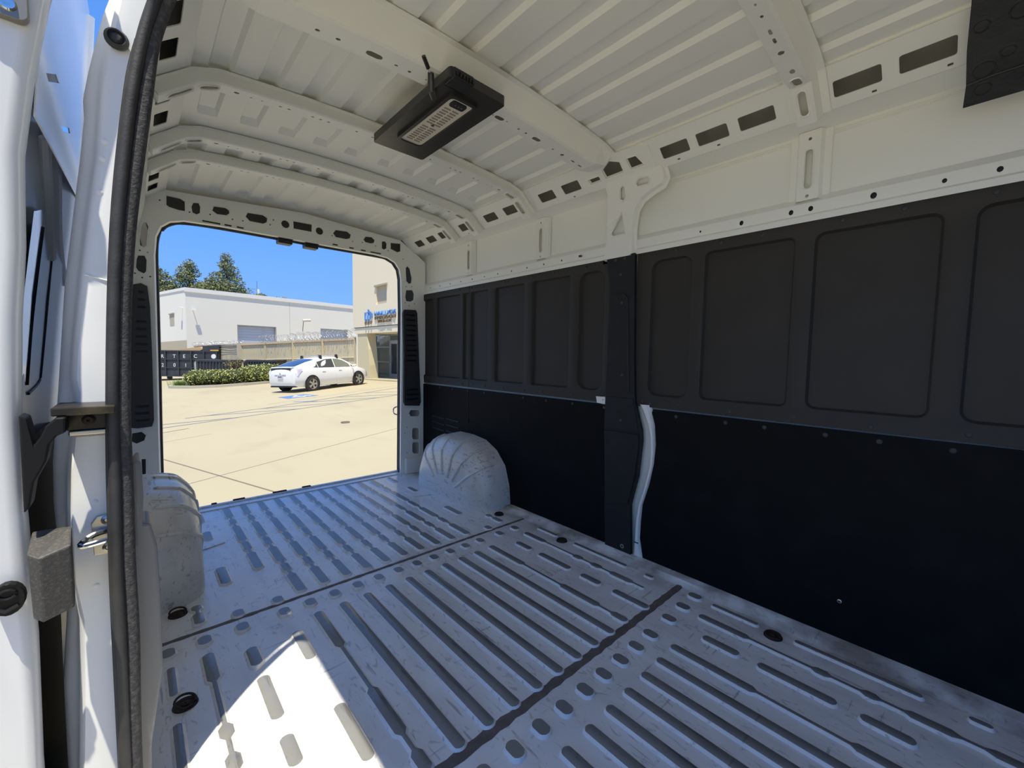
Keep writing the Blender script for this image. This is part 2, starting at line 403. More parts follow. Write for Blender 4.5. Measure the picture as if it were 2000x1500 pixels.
def half_path(sgn, endcant):
    """nodes (x,z) from the centre out along the roof underside, then down the cant"""
    xs = [0, 0.2, 0.4, 0.55, 0.665]
    P = [(XC+sgn*v, zroof(XC+sgn*v)) for v in xs]
    if sgn > 0: P += [(1.655, 1.95), (1.765, 1.862)]
    else: P += [(0.168, 1.943), (0.058, 1.856)]
    return P if endcant is True else (P[:-1] if endcant is None else P[:-2])
def bow(yF, y0, y1, yR, d, holes=(), endcant=(True, True), big=True, dend=None, name='roof_bow'):
    """one roof bow: flanges at yF and yR, hollow box between y0 and y1, real holes in the lower face.
       holes: (x, dy, half length, half width)"""
    P = half_path(-1, endcant[0])[::-1]+half_path(1, endcant[1])[1:]
    n = len(P); Nn = []
    for i in range(n):
        a = Vector(P[max(i-1, 0)]); b = Vector(P[min(i+1, n-1)]); t = (b-a).normalized(); Nn.append(Vector((t.y, -t.x)))
    def off(i, k): return (P[i][0]+Nn[i].x*k, P[i][1]+Nn[i].y*k)
    q = MB(); rows = []
    dd = [d]*n
    if dend:
        for i in ((0, 1, n-1, n-2) if endcant[1] is True else (0, n-1)): dd[i] = dend
    for i in range(n):
        a = off(i, 0.004); b = off(i, dd[i]*0.93); c = off(i, dd[i])
        rows.append([(a[0], yF, a[1]), (a[0], yF+0.022, a[1]), (b[0], y0-0.008, b[1]), (c[0], y0, c[1])])
    q.grid(rows)
    rows = []
    for i in range(n):
        a = off(i, 0.004); b = off(i, dd[i]*0.93); c = off(i, dd[i])
        rows.append([(c[0], y1, c[1]), (b[0], y1+0.008, b[1]), (a[0], yR-0.022, a[1]), (a[0], yR, a[1])])
    q.grid(rows)
    B = [off(i, dd[i]) for i in range(n)]
    ym = (y0+y1)/2; hw = (y1-y0)/2
    for i in range(n-1):
        (xa, za), (xb, zb) = B[i], B[i+1]; L = math.hypot(xb-xa, zb-za)
        f = lambda u, v, w_, xa=xa, za=za, xb=xb, zb=zb, L=L: (xa+(xb-xa)*u/L, v, za+(zb-za)*u/L+w_)
        hl = []
        for (hx, dy, al, aw) in holes:
            if min(xa, xb)+0.012 < hx < max(xa, xb)-0.012:
                u = L*(hx-xa)/(xb-xa)
                u = min(max(u, al+0.004), L-al-0.004)
                hl.append(slot(u, ym+dy, al, aw, 3))
        steep = abs(zb-za)/max(L, 1e-6) > 0.4
        sl = []
        if big and i in (0, n-2): sl = [(L*(0.46 if i else 0.54), L*0.31)]
        elif big and i in (1, n-3): sl = [(L*0.5, L*0.43)]
        for u, al in sl: hl.append(slot(u, ym, al, hw*0.50, 4))
        q.plate([(0, y0), (L, y0), (L, y1), (0, y1)], hl, f, 0.0015, 0, rim=0.0)
        for u, al in sl: q.tube([f(a, b, -0.001) for a, b in slot(u, ym, al+0.004, hw*0.50+0.004, 4)], 0.0028, 5, closed=True)
    for i in (0, n-1):
        if (i == 0 and endcant[0] is True) or (i == n-1 and endcant[1] is True):
            a = off(i, 0.0); c = B[i]; q.quad((a[0], y0, a[1]), (a[0], y1, a[1]), (c[0], y1, c[1]), (c[0], y0, c[1]))
    return q.build(name, WHITE, ceiling)
sm = lambda xs, dy=0.0, a=0.006, b=0.004: [(x, dy, a, b) for x in xs]
mir = lambda L: L+[(2*XC-x, dy, a, b) for x, dy, a, b in L]
HB = mir(sm([0.30], 0.0, 0.009, 0.006)+sm([0.345, 0.36, 0.38], 0.004, 0.004, 0.003)+sm([0.44, 0.47, 0.555, 0.585, 0.615, 0.70, 0.73, 0.80], 0.004))
bowB = bow(1.752, 1.772, 1.825, 1.845, 0.044, HB)
bowC = bow(2.235, 2.262, 2.312, 2.335, 0.044, HB)
bowD = bow(2.515, 2.535, 2.585, 2.605, 0.044, HB)
HA = [(0.36, 0.01, 0.007, 0.005), (0.40, 0.012, 0.007, 0.005), (0.455, 0.012, 0.007, 0.005), (0.56, 0.010, 0.026, 0.011), (0.63, 0.010, 0.006, 0.004), (0.675, 0.010, 0.006, 0.005),
      (0.735, 0.01, 0.004, 0.003), (0.775, 0.012, 0.024, 0.010), (0.825, 0.012, 0.005, 0.004), (1.02, 0.012, 0.004, 0.003), (1.05, 0.012, 0.022, 0.010), (1.085, 0.008, 0.004, 0.003),
      (1.15, 0.012, 0.006, 0.005), (1.19, 0.012, 0.006, 0.005), (1.25, 0.012, 0.022, 0.010), (1.35, 0.012, 0.006, 0.004), (1.41, 0.012, 0.010, 0.008), (1.48, 0.010, 0.012, 0.004), (1.53, 0.01, 0.012, 0.004)]
bowA = bow(1.138, 1.195, 1.275, 1.305, 0.088, HA, endcant=(None, None), big=False, dend=0.05)
HE = [(1.16, 0.0, 0.004, 0.0035), (1.21, 0, 0.005, 0.003), (1.26, 0, 0.006, 0.004), (1.33, 0, 0.012, 0.004), (1.37, 0, 0.012, 0.004), (1.43, 0, 0.010, 0.009), (1.455, 0, 0.006, 0.004), (1.53, -0.004, 0.012, 0.007)]
bowE = bow(0.362, 0.402, 0.446, 0.478, 0.068, HE, dend=0.045)
for x in [0.46+0.1*i for i in range(12)]:                       # spot welds on the front flange of the main bow
    pass

# ---- interior lamp spanning the two middle bows
lamp = thing('cargo_lamp', 'black framed rectangular roof lamp with cream lens, hanging between two roof bows', 'lamp', (0.852, 1.39, 1.868))
f = lambda u, v, w_: (u, v, w_)
m = MB()
m.plate(rrect(-0.112, -0.278, 0.112, 0.274, 0.012), [rrect(-0.066, -0.215, 0.042, 0.166, 0.018)], lambda u, v, w_: (u, v, -w_), -0.03)
m.build('lamp_frame', LAMPBLK, lamp, bevel=0.008)
m = MB()
m.plate(rrect(-0.068, -0.217, 0.044, 0.168, 0.02), [rrect(-0.056, -0.204, 0.034, 0.156, 0.016)], lambda u, v, w_: (u, v, -0.012-w_), -0.02); m.build('lens_bezel', LAMPBLK, lamp, bevel=0.004)
m = MB(); m.plate(rrect(-0.058, -0.206, 0.036, 0.158, 0.018), [], lambda u, v, w_: (u, v, -0.006+w_), 0.012)
lens = m.build('lamp_lens', LENS, lamp, bevel=0.004, label='cream slotted lamp lens')
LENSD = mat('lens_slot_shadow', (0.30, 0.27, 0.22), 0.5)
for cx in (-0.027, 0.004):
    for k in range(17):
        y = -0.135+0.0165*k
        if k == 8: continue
        m = MB(); m.box((cx-0.012, y-0.0028, -0.0085), (cx+0.012, y+0.0028, -0.0055)); m.build('lens_slot_shade', LENSD, lens)  # darker bars paint the shade of the lens slots
m = MB(); m.lathe([(0.0, -0.0095), (0.006, -0.0095), (0.008, -0.006)], 14); m.build('lens_button', CHROME, lens, loc=(-0.011, -0.012, 0))
m = MB(); m.plate(rrect(-0.040, -0.192, 0.016, -0.158, 0.008), [], lambda u, v, w_: (u, v, -0.011+w_), 0.006)
sw = m.build('switch', BLACK, lamp, bevel=0.002)
for dx in (-0.022, -0.010, 0.002):
    m = MB(); m.box((dx-0.0015, -0.177, -0.0118), (dx+0.0015, -0.173, -0.0108)); m.build('switch_mark', mat('grey_print', (0.25, 0.25, 0.25)), sw)
m = MB(); m.box((-0.105, -0.288, -0.004), (-0.028, -0.232, 0.026)); m.build('connector_housing', BLACK, lamp, bevel=0.004)
for k in range(6):
    m = MB(); m.box((-0.098+k*0.012, -0.294, 0.0), (-0.092+k*0.012, -0.225, 0.012)); m.build('connector_rib', BLACK, lamp)
m = MB()
a = Vector((-0.148, -0.222, 0.018)); 
m.tube([(-0.148, -0.225, 0.016), (-0.125, -0.190, -0.012), (-0.098, -0.160, -0.014)], [0.010, 0.012, 0.010], 6, r2=0.008)
m.build('wire_plug', LAMPBLK, lamp, bevel=0.002)
m = MB(); m.tube(smooth_path([(-0.142, -0.218, 0.012), (-0.165, -0.232, 0.022), (-0.185, -0.246, 0.034)], 5), 0.0022, 6); m.build('wire', mat('pale_wire', (0.5, 0.48, 0.42)), lamp)
m = MB(); m.tube([(-0.160, -0.230, 0.020), (-0.186, -0.246, 0.036)], 0.0065, 7); m.build('wire_sleeve', BLACK, lamp)

# ================================================================== right wall
m = MB()
m.grid([[(1.885, y, zz) for zz in (0.0, 1.0, 1.62, 1.858)]+[(1.862, y, 1.860), (1.765, y, 1.8615)] for y in (-1.2, 1.0, 3.27)])
wall_r = m.build('wall_right', WHITE, kind='structure')
for dz in (0.006, 0.013, 0.020):                             # fine pressed lines under the cant rail
    m = MB(); m.tube([(1.8838, -1.1, 1.853-dz), (1.8838, 0.38, 1.853-dz)], 0.0022, 5); m.tube([(1.8838, 0.51, 1.853-dz), (1.8838, 0.98, 1.853-dz)], 0.0022, 5); m.build('pressed_line', WHITE, wall_r)
L = math.hypot(0.11, 0.088)
fc = lambda u, v, w_: (1.655+0.11*v/L+0.088/L*w_, u, 1.95-0.088*v/L+0.11/L*w_)
rect_h = lambda y0, y1: rrect(y0, 0.053, y1, 0.106, 0.006, 2)
RH = [(-0.30, -0.17), (-0.11, 0.0), (0.074, 0.193), (0.232, 0.351), (0.518, 0.637), (0.676, 0.795), (0.830, 0.948),
      (1.395, 1.506), (1.567, 1.677), (1.866, 1.978), (2.055, 2.170), (2.338, 2.450), (2.605, 2.712), (2.774, 2.882), (2.952, 3.056)]
SQ = [(0.887, 0.126), (0.723, 0.126), (0.252, 0.128), (0.087, 0.128), (1.46, 0.132), (2.40, 0.132), (2.88, 0.132)]
G1 = [(1.271, 0.0045), (1.243, 0.0045), (1.227, 0.019), (1.248, 0.027)]
PENT = [(1.237, 0.053), (1.184, 0.024), (1.141, 0.044), (1.143, 0.090), (1.235, 0.092)]
G3 = [(1.100, 0.044), (1.057, 0.046), (1.039, 0.091), (1.100, 0.091)]
G4 = [(1.330, 0.074), (1.272, 0.075), (1.270, 0.094), (1.326, 0.095)]
def cant(fm, par, gus, nm):
    H = [rect_h(a, b) for a, b in RH]+[rrect(a-0.006, b-0.0035, a+0.006, b+0.0035, 0.001, 1) for a, b in SQ]
    q = MB(); q.plate([(-1.2, 0), (3.185, 0), (3.185, L), (-1.2, L)], H+([G1, PENT, G3, G4] if gus else []), fm, 0.003)
    o = q.build(nm, WHITE, par)
    return o
cr = cant(fc, wall_r, True, 'cant_rail')
m = MB()                                                     # gusset reinforcement over the cant, with raised hole lips
gp = [(1.345, 0.139), (0.990, 0.139), (0.985, 0.02), (1.045, 0.002), (1.15, -0.004), (1.30, -0.004), (1.345, 0.06)]
m.plate(gp, [grow(h, 0.004) for h in (G1, PENT, G3, G4)], lambda u, v, w_: fc(u, v, -0.007+w_), 0.007, rim=0.0025)
m.build('cant_gusset', WHITE, wall_r, bevel=0.003)
# pillar gusset plate
GUS = [(1.253, 1.88), (1.228, 1.88), (1.115, 1.88), (1.002, 1.878), (0.967, 1.869), (0.959, 1.854), (0.959, 1.827), (0.977, 1.806), (1.04, 1.792), (1.093, 1.773), (1.135, 1.737), (1.157, 1.66), (1.155, 1.527), (1.318, 1.527), (1.304, 1.628), (1.303, 1.70), (1.252, 1.827)]
fx = lambda X: (lambda u, v, w_: (X+w_, u, v))
SLOT = [(1.096, 1.831), (1.078, 1.846), (1.035, 1.843), (1.028, 1.833), (1.039, 1.82), (1.091, 1.821)]
TEAR = [(1.165, 1.841), (1.16, 1.829), (1.165, 1.796), (1.176, 1.787), (1.183, 1.785), (1.193, 1.792), (1.181, 1.831)]
TRI = [(1.206, 1.731), (1.198, 1.641), (1.266, 1.641), (1.275, 1.657)]
fgu = lambda X: (lambda u, v, w_: (X+w_-0.5655*max(0.0, v-1.70), u, v))
m = MB(); m.plate(GUS, [SLOT, TEAR, TRI], fgu(1.838), 0.004, rim=0.0)
for h in (SLOT, TEAR, TRI): m.tube([fgu(1.838)(a, b, 0) for a, b in grow(h, 0.005)], 0.0035, 5, closed=True)
rim = grow(GUS, 0.017)
m.plate(rim, [], fgu(1.858), 0.003)
n = len(GUS)
m.add([fgu(1.838)(a, b, 0) for a, b in GUS]+[fgu(1.858)(a, b, 0) for a, b in grow(GUS, 0.004)], [(i, (i+1) % n, n+(i+1) % n, n+i) for i in range(n)])
m.build('pillar_gusset', WHITE, wall_r, bevel=0.003)
# belt rail
m = MB(); yy = (-1.2, 3.215)
m.grid([[(1.884, y, 1.627), (1.862, y, 1.601)] for y in yy]); m.grid([[(1.862, y, 1.560), (1.853, y, 1.552), (1.853, y, 1.530)] for y in yy])
hl = [circ(y, 1.578, 0.0055, 8) for y in (3.077, 2.935, 2.786, 2.641, 2.498, 2.353, 2.207, 2.066, 1.921, 1.774, 1.631)]
hl += [circ(y, 1.578, r_, 8, 1.25) for y, r_ in ((0.829, 0.004), (0.662, 0.008), (0.488, 0.008), (0.426, 0.008), (0.250, 0.009), (0.084, 0.006), (-0.027, 0.007))]
m.plate([(-1.2, 1.560), (3.215, 1.560), (3.215, 1.601), (-1.2, 1.601)], hl, fx(1.862), 0.001)
rail = m.build('belt_rail', WHITE, wall_r)
m = MB(); m.quad((1.870, -1.2, 1.556), (1.870, 3.2, 1.556), (1.870, 3.2, 1.606), (1.870, -1.2, 1.606)); m.build('rail_hole_shade', BLACK, wall_r)  # black sheet paints the shade inside the rail holes
m = MB(); m.box((1.850, 1.482, 1.575), (1.8625, 1.497, 1.583)); m.build('rail_notch', BLACK, wall_r)
# upper posts
def post(ya_, yb, z0, z1, name='wall_post'):
    q = MB(); c = (ya_+yb)/2; h = (yb-ya_)/2
    hs = [slot(0, 0, 0.07, h*0.28, 5)]
    hs = [[(c+b, (z0+z1)/2-0.012+a) for a, b in hs[0]]]+[circ(c, z1-0.028, 0.006, 8), circ(c, z0+0.014, 0.006, 8)]
    q.plate([(ya_+0.008, z0), (yb-0.008, z0), (yb-0.008, z1), (ya_+0.008, z1)], hs, fx(1.860), 0.002)
    q.tube([fx(1.860)(a, b, 0) for a, b in grow(hs[0], 0.004)], 0.003, 5, closed=True)
    for a, b, cc in ((ya_+0.008, ya_, ya_-0.022), (yb-0.008, yb, yb+0.022)):
        q.grid([[(1.860, a, z) for z in (z0, z1)], [(1.880, b, z) for z in (z0, z1)], [(1.881, cc, z) for z in (z0, z1)]])
    return q.build(name, WHITE, wall_r)
post(1.760, 1.845, 1.615, 1.858); post(2.500, 2.585, 1.615, 1.858); post(0.398, 0.482, 1.612, 1.858)
# black upper liner panels with recessed fields
def panel(y0, y1, fields, name, lab, outline=None, r=0.035):
    q = MB(); z0, z1 = 0.779, 1.536
    out = outline or [(y0, z0), (y1, z0), (y1, z1), (y0, z1)]
    H = []
    for (a, b, zz0, zz1, rr) in fields: H.append(rrect(a, zz0, b, zz1, rr, 5))
    q.plate(out, H, fx(1.858), 0.0)
    n = len(out); q.add([fx(1.858)(a, b, 0) for a, b in out]+[fx(1.880)(a, b, 0) for a, b in out], [(i, (i+1) % n, n+(i+1) % n, n+i) for i in range(n)])
    for h in H:
        i1 = grow(h, -0.004); i2 = grow(h, -0.011)
        rows = [[fx(1.858)(a, b, 0) for a, b in h], [fx(1.860)(a, b, 0) for a, b in i1], [fx(1.8755)(a, b, 0) for a, b in i2]]
        q.grid(rows, 0, True)
        tr = tessellate_polygon([[Vector((a, b, 0)) for a, b in i2]]); q.add(rows[-1], [tuple(t) for t in tr])
    return q.build(name, BLACK_U, wall_r, smooth=True, label=lab)
zt = 1.489
p3 = panel(-1.0, 1.130, [(0.852, 1.058, 0.833, zt, 0.05), (0.463, 0.806, 0.835, zt, 0.028), (0.072, 0.410, 0.836, zt, 0.035), (-0.34, 0.014, 0.834, zt, 0.04), (-0.80, -0.42, 0.834, zt, 0.04)], 'liner_panel', 'black plastic upper liner panel with recessed fields')
o2 = [(2.520, 0.779), (2.520, 1.536), (1.300, 1.536), (1.292, 1.45), (1.285, 1.35), (1.285, 0.86), (1.30, 0.815), (1.345, 0.805), (1.353, 0.779)]
p2 = panel(0, 0, [(2.303, 2.511, 0.833, zt, 0.012), (1.930, 2.230, 0.835, zt, 0.02), (1.556, 1.868, 0.835, zt, 0.02), (1.318, 1.496, 0.835, zt, 0.06)], 'liner_panel', 'black plastic upper liner panel with recessed fields', o2)
p1 = panel(2.5245, 3.215, [(2.528, 2.608, 0.833, zt, 0.012), (2.638, 2.976, 0.833, zt, 0.02), (3.018, 3.200, 0.833, zt, 0.035)], 'liner_panel', 'black plastic upper liner panel with recessed fields')
def lower(poly, lab):
    q = MB(); q.plate(poly, [], fx(1.854), 0.006); return q.build('liner_board', BLACK_L, wall_r, label=lab)
l1 = lower([(2.5165, 0.022), (3.21, 0.022), (3.21, 0.74), (3.19, 0.766), (2.5165, 0.766)], 'flat black lower liner board')
l2 = lower([(1.255, 0.010), (1.27, 0.65), (1.268, 0.735), (1.285, 0.764), (1.34, 0.770), (2.5135, 0.767), (2.5135, 0.55), (2.50, 0.53), (2.5135, 0.515), (2.5135, 0.012), (2.0, 0.018)], 'flat black lower liner board')
l3 = lower([(-1.0, 0.012), (-1.0, 0.768), (-0.135, 0.768), (-0.14, 0.775), (1.015, 0.772), (1.022, 0.755), (1.003, 0.696), (0.994, 0.60), (1.0, 0.508), (1.02, 0.40), (1.052, 0.288), (1.058, 0.20), (1.060, 0.114), (1.040, 0.012)], 'flat black lower liner board')
m = MB(); m.plate([(-0.22, 0.768), (-0.12, 0.768), (-0.125, 0.795), (-0.20, 0.80)], [], fx(1.850), 0.003); m.build('white_bracket', WHITE, wall_r, bevel=0.004)
m = MB(); m.plate([(1.352, 0.808), (1.263, 0.810), (1.275, 0.769), (1.344, 0.774)], [circ(1.305, 0.792, 0.004, 7)], fx(1.850), 0.004); m.build('white_bracket', WHITE, wall_r)
m = MB(); m.plate([(3.17, 0.80), (3.235, 0.80), (3.235, 0.70), (3.205, 0.70), (3.198, 0.76), (3.17, 0.765)], [], fx(1.851), 0.003); m.build('white_bracket', WHITE, wall_r)
# white body bead between pillar cover and front lower board
bl_ = [(1.100, 0.79), (1.086, 0.770), (1.045, 0.70), (1.028, 0.642), (1.022, 0.56), (1.024, 0.490), (1.050, 0.38), (1.077, 0.282), (1.090, 0.20), (1.094, 0.103), (1.110, 0.008)]
br_ = [(1.030, 0.79), (1.024, 0.762), (1.012, 0.715), (1.003, 0.642), (0.998, 0.56), (1.003, 0.490), (1.026, 0.38), (1.054, 0.282), (1.060, 0.20), (1.061, 0.103), (1.030, 0.008)]
m = MB(); m.grid([[(1.866, a[0], a[1]) for a in bl_], [(1.848, a[0]*0.7+b[0]*0.3, a[1]) for a, b in zip(bl_, br_)], [(1.848, a[0]*0.3+b[0]*0.7, a[1]) for a, b in zip(bl_, br_)], [(1.866, b[0], b[1]) for b in br_]])
m.build('body_bead', WHITE, wall_r, smooth=True)
m = MB(); m.box((1.8465, 1.066, 0.085), (1.852, 1.088, 0.090)); m.build('bead_mark', BLACK, wall_r)
# pillar cover
PC = [(1.300, 1.535), (1.288, 1.46), (1.276, 1.39), (1.284, 0.815), (1.284, 0.64), (1.272, 0.40), (1.268, 0.214), (1.257, 0.012), (1.18, 0.010), (1.101, 0.012), (1.113, 0.271), (1.100, 0.33), (1.077, 0.426), (1.062, 0.611), (1.066, 0.662), (1.108, 0.80), (1.121, 1.017), (1.137, 1.535)]
m = MB(); m.plate(PC, [], fx(1.838), 0.022)
pc = m.build('pillar_cover', BLACK_P, wall_r, bevel=0.006, label='black moulded plastic pillar cover')
m = MB(); m.plate([(1.279, 0.636), (1.264, 0.40), (1.260, 0.24), (1.124, 0.275), (1.090, 0.426), (1.074, 0.60), (1.080, 0.640)], [], fx(1.830), 0.01); m.build('cover_boss', BLACK_P, pc, bevel=0.005)
m = MB(); m.plate([(1.279, 0.815), (1.279, 0.645), (1.080, 0.652), (1.112, 0.79), (1.115, 0.815)], [], fx(1.834), 0.006); m.build('cover_step', BLACK_P, pc, bevel=0.003)
m = MB(); m.tube(smooth_path([(1.838, 1.252, 1.342), (1.838, 1.21, 1.346), (1.838, 1.178, 1.328), (1.838, 1.166, 1.28), (1.838, 1.150, 0.95), (1.838, 1.146, 0.85)], 6), 0.005, 6); m.build('cover_ridge', BLACK_P, pc, smooth=True)
# push rivets
q = MB(); q.lathe([(0.0085, 0.0), (0.008, 0.002), (0.005, 0.0036), (0.0, 0.004)], 10, 0, Matrix.Rotation(-PI/2, 4, 'Y'))
rv = None
def rivet(y, z, par, X):
    global rv
    if rv is None: rv = q.build('push_rivet', RUBBER, par, smooth=True); rv.location = (X, y, z); return rv
    return dup(rv, 'push_rivet', par, (X, y, z))
for y, z in [(3.193, 1.522), (3.020, 1.519), (2.829, 1.516), (2.647, 1.517), (2.529, 1.523)]: rivet(max(y, 2.54), z-0.004, p1, 1.858)
for y, z in [(2.972, 0.795), (2.807, 0.795), (2.604, 0.795)]: rivet(y, z+0.008, p1, 1.858)
for y, z in [(2.500, 1.519), (2.358, 1.519), (2.131, 1.520), (1.869, 1.517), (1.689, 1.521), (1.447, 1.516), (1.392, 1.520)]: rivet(y, z-0.004, p2, 1.858)
for y, z in [(2.474, 0.795), (2.331, 0.792), (2.133, 0.788), (1.925, 0.789), (1.764, 0.792), (1.521, 0.792)]: rivet(y, z+0.01, p2, 1.858)
for y in (0.934, 0.736, 0.580, 0.329, 0.169, -0.024): rivet(y, 1.515, p3, 1.858)
for y, z in ((1.08, 0.80), (1.037, 0.795), (0.892, 0.802), (0.668, 0.792), (0.437, 0.800), (0.213, 0.792), (-0.013, 0.799)): rivet(y, z+0.004, p3, 1.858)
for y in (0.90, 0.682, 0.534, 0.336, 0.187, 0.016): rivet(y, 0.750, l3, 1.854)
for y in (2.330, 1.924, 1.722, 1.517, 1.30): rivet(y, 0.752, l2, 1.854)
for y in (2.916, 2.732, 2.53): rivet(y, 0.752, l1, 1.854)
for y, z in [(1.246, 1.515), (1.191, 1.517), (1.212, 1.441), (1.200, 1.297), (1.186, 0.932)]: rivet(y, z, pc, 1.838)
rivet(1.183, 0.70, pc, 1.834)
m = MB(); m.lathe([(0.011, 0), (0.011, 0.002), (0.006, 0.003), (0.006, -0.002), (0, -0.002)], 12, 0, Matrix.Rotation(-PI/2, 4, 'Y')); m.build('cover_screw', STEEL, pc, smooth=True, loc=(1.838, 1.151, 0.045), label='bare steel screw at the foot')
m = MB(); m.lathe([(0.007, 0), (0.007, 0.002), (0.0035, 0.003), (0.0035, -0.002), (0, -0.002)], 12, 0, Matrix.Rotation(-PI/2, 4, 'Y')); m.build('board_eyelet', STEEL, l3, smooth=True, loc=(1.854, 0.262, 0.155), label='small bright eyelet')
for k, y in enumerate((2.62, 2.66)):                          # vent slots pressed in the rear lower board
    for j in range(3):
        m = MB(); m.tube([(1.853, y+0.16*k+0.02, 0.50-0.05*j), (1.853, y+0.16*k+0.20, 0.505-0.05*j)], 0.006, 6); m.build('board_slot', BLACK, l1)
# black end of the headliner shelf, top right
TPL = mat('black_moulded_shelf', (0.016, 0.017, 0.016), 0.55, var=0.6, vs=12, c2=(0.04, 0.04, 0.038), bump=0.25, bs=40)
head = thing('overhead_shelf_panel', 'black moulded panel with round bosses, top right corner by the roof', 'panel', (1.70, 0.02, 1.86))
fh = lambda u, v, w_: (0.088-v*0.74+w_*0.67, u, -0.105+v*0.67+w_*0.74)
m = MB(); m.plate([(0.036, 0.0), (0.032, 0.06), (0.034, 0.15), (0.030, 0.27), (-0.75, 0.27), (-0.75, 0.0)], [circ(-0.085, 0.148, 0.006, 8), circ(-0.105, 0.165, 0.005, 8)], lambda u, v, w_: fh(u, v, -w_), 0.012); m.build('panel_shell', TPL, head, bevel=0.004)
for u, v, r_ in ((0.0, 0.090, 0.022), (-0.055, 0.205, 0.020), (0.01, 0.20, 0.015), (-0.04, 0.118, 0.014), (0.0, 0.04, 0.017), (-0.11, 0.085, 0.02)):
    m = MB(); a = [fh(p, s_, -0.011) for p, s_ in circ(u, v, r_, 18)]; m.tube(a, 0.0025, 5, closed=True)
    m.plate(circ(u, v, r_*0.8, 14), [], lambda p, s_, w_: fh(p, s_, -0.0135+w_), 0.003); m.build('round_boss', TPL, head, smooth=True)
m = MB(); m.tube([fh(0.03, 0.062, -0.012), fh(-0.02, 0.068, -0.012), fh(-0.7, 0.072, -0.012)], 0.004, 6); m.build('panel_ridge', TPL, head)

# ================================================================== rear wall and doorway
OPEN = [(0.108, -0.02), (0.113, 0.5), (0.120, 0.95), (0.124, 1.30), (0.127, 1.577), (0.137, 1.683), (0.158, 1.738), (0.194, 1.770), (0.255, 1.789), (0.436, 1.797), (0.955, 1.796),
        (1.45, 1.798), (1.56, 1.790), (1.62, 1.765), (1.655, 1.720), (1.668, 1.650), (1.672, 1.40), (1.668, 0.90), (1.664, 0.544), (1.658, -0.02)]
k_ = 3.18/3.26
o18 = [(a*k_, 1.02+(b-1.02)*k_) for a, b in OPEN]
o18 = grow(o18+[(0.9, -0.3)], 0.020)[:-1]; o18[0] = (o18[0][0], 0.0); o18[-1] = (o18[-1][0], 0.0)
outer = [(-0.10, 0.0), (-0.10, 1.20), (-0.03, 1.80), (0.16, 1.945), (0.909, 1.99), (1.64, 1.945), (1.80, 1.85), (1.872, 1.80), (1.872, 0.0)]
fy = lambda Y: (lambda u, v, w_: (u, Y+w_, v))
holes = [
 [(0.171, 1.913), (0.233, 1.912), (0.254, 1.900), (0.253, 1.846), (0.222, 1.845), (0.180, 1.852), (0.169, 1.861)],
 [(0.295, 1.904), (0.320, 1.908), (0.327, 1.888), (0.324, 1.851), (0.308, 1.839), (0.289, 1.846), (0.285, 1.878)],
 [(0.396, 1.908), (0.454, 1.913), (0.472, 1.903), (0.474, 1.884), (0.458, 1.869), (0.410, 1.865), (0.387, 1.881)],
 [(0.574, 1.912), (0.661, 1.916), (0.684, 1.903), (0.680, 1.876), (0.659, 1.862), (0.584, 1.862), (0.562, 1.885)],
 circ(0.792, 1.888, 0.025, 12), [(0.842, 1.919), (0.961, 1.922), (0.959, 1.871), (0.843, 1.871)], circ(1.012, 1.888, 0.025, 12),
 [(1.127, 1.920), (1.209, 1.925), (1.236, 1.908), (1.228, 1.880), (1.201, 1.869), (1.126, 1.869), (1.108, 1.893)],
 [(1.350, 1.917), (1.399, 1.922), (1.422, 1.905), (1.415, 1.882), (1.390, 1.873), (1.349, 1.875), (1.334, 1.891)],
 [(1.482, 1.905), (1.508, 1.912), (1.521, 1.896), (1.518, 1.859), (1.499, 1.846), (1.482, 1.853)],
 [(1.556, 1.909), (1.640, 1.917), (1.640, 1.858), (1.613, 1.846), (1.556, 1.862)],
 [(1.690, 1.732), (1.705, 1.748), (1.724, 1.730), (1.742, 1.652), (1.738, 1.614), (1.716, 1.606), (1.694, 1.624), (1.690, 1.677)],
 [(1.692, 1.548), (1.747, 1.556), (1.763, 1.528), (1.759, 1.476), (1.733, 1.460), (1.692, 1.462), (1.684, 1.493)],
 [(1.732, 0.544), (1.810, 0.538), (1.823, 0.510), (1.810, 0.484), (1.732, 0.491), (1.717, 0.519)],
 [(1.756, 0.387), (1.805, 0.382), (1.813, 0.363), (1.812, 0.291), (1.800, 0.281), (1.756, 0.289), (1.746, 0.308), (1.748, 0.375)],
 [(1.756, 0.262), (1.805, 0.256), (1.813, 0.241), (1.812, 0.169), (1.800, 0.157), (1.761, 0.165), (1.748, 0.183), (1.748, 0.250)],
 [(0.067, 1.736), (0.078, 1.740), (0.085, 1.720), (0.074, 1.612), (0.064, 1.601), (0.047, 1.609), (0.047, 1.634), (0.058, 1.722)],
 [(0.037, 1.550), (0.064, 1.553), (0.072, 1.531), (0.068, 1.467), (0.058, 1.454), (0.035, 1.465), (0.026, 1.483), (0.030, 1.529)],
 [(-0.022, 0.545), (0.018, 0.550), (0.036, 0.528), (0.028, 0.499), (-0.006, 0.484), (-0.027, 0.501)],
 [(0.013, 0.391), (0.031, 0.389), (0.028, 0.288), (0.013, 0.291)]]
dots = [(0.14, 1.88), (0.275, 1.845), (0.375, 1.855), (0.49, 1.852), (0.545, 1.855), (0.70, 1.865), (0.72, 1.90), (1.10, 1.875), (1.25, 1.862), (1.325, 1.868), (1.43, 1.862), (1.535, 1.845), (1.665, 1.80), (1.69, 1.58), (1.745, 1.585), (1.683, 1.445), (1.77, 1.445), (1.72, 1.425), (1.70, 0.40), (1.68, 0.35), (1.70, 0.18), (0.045, 1.58), (0.078, 1.575), (0.02, 1.45), (0.085, 1.44), (0.05, 1.43)]
full = outer+o18[::-1]
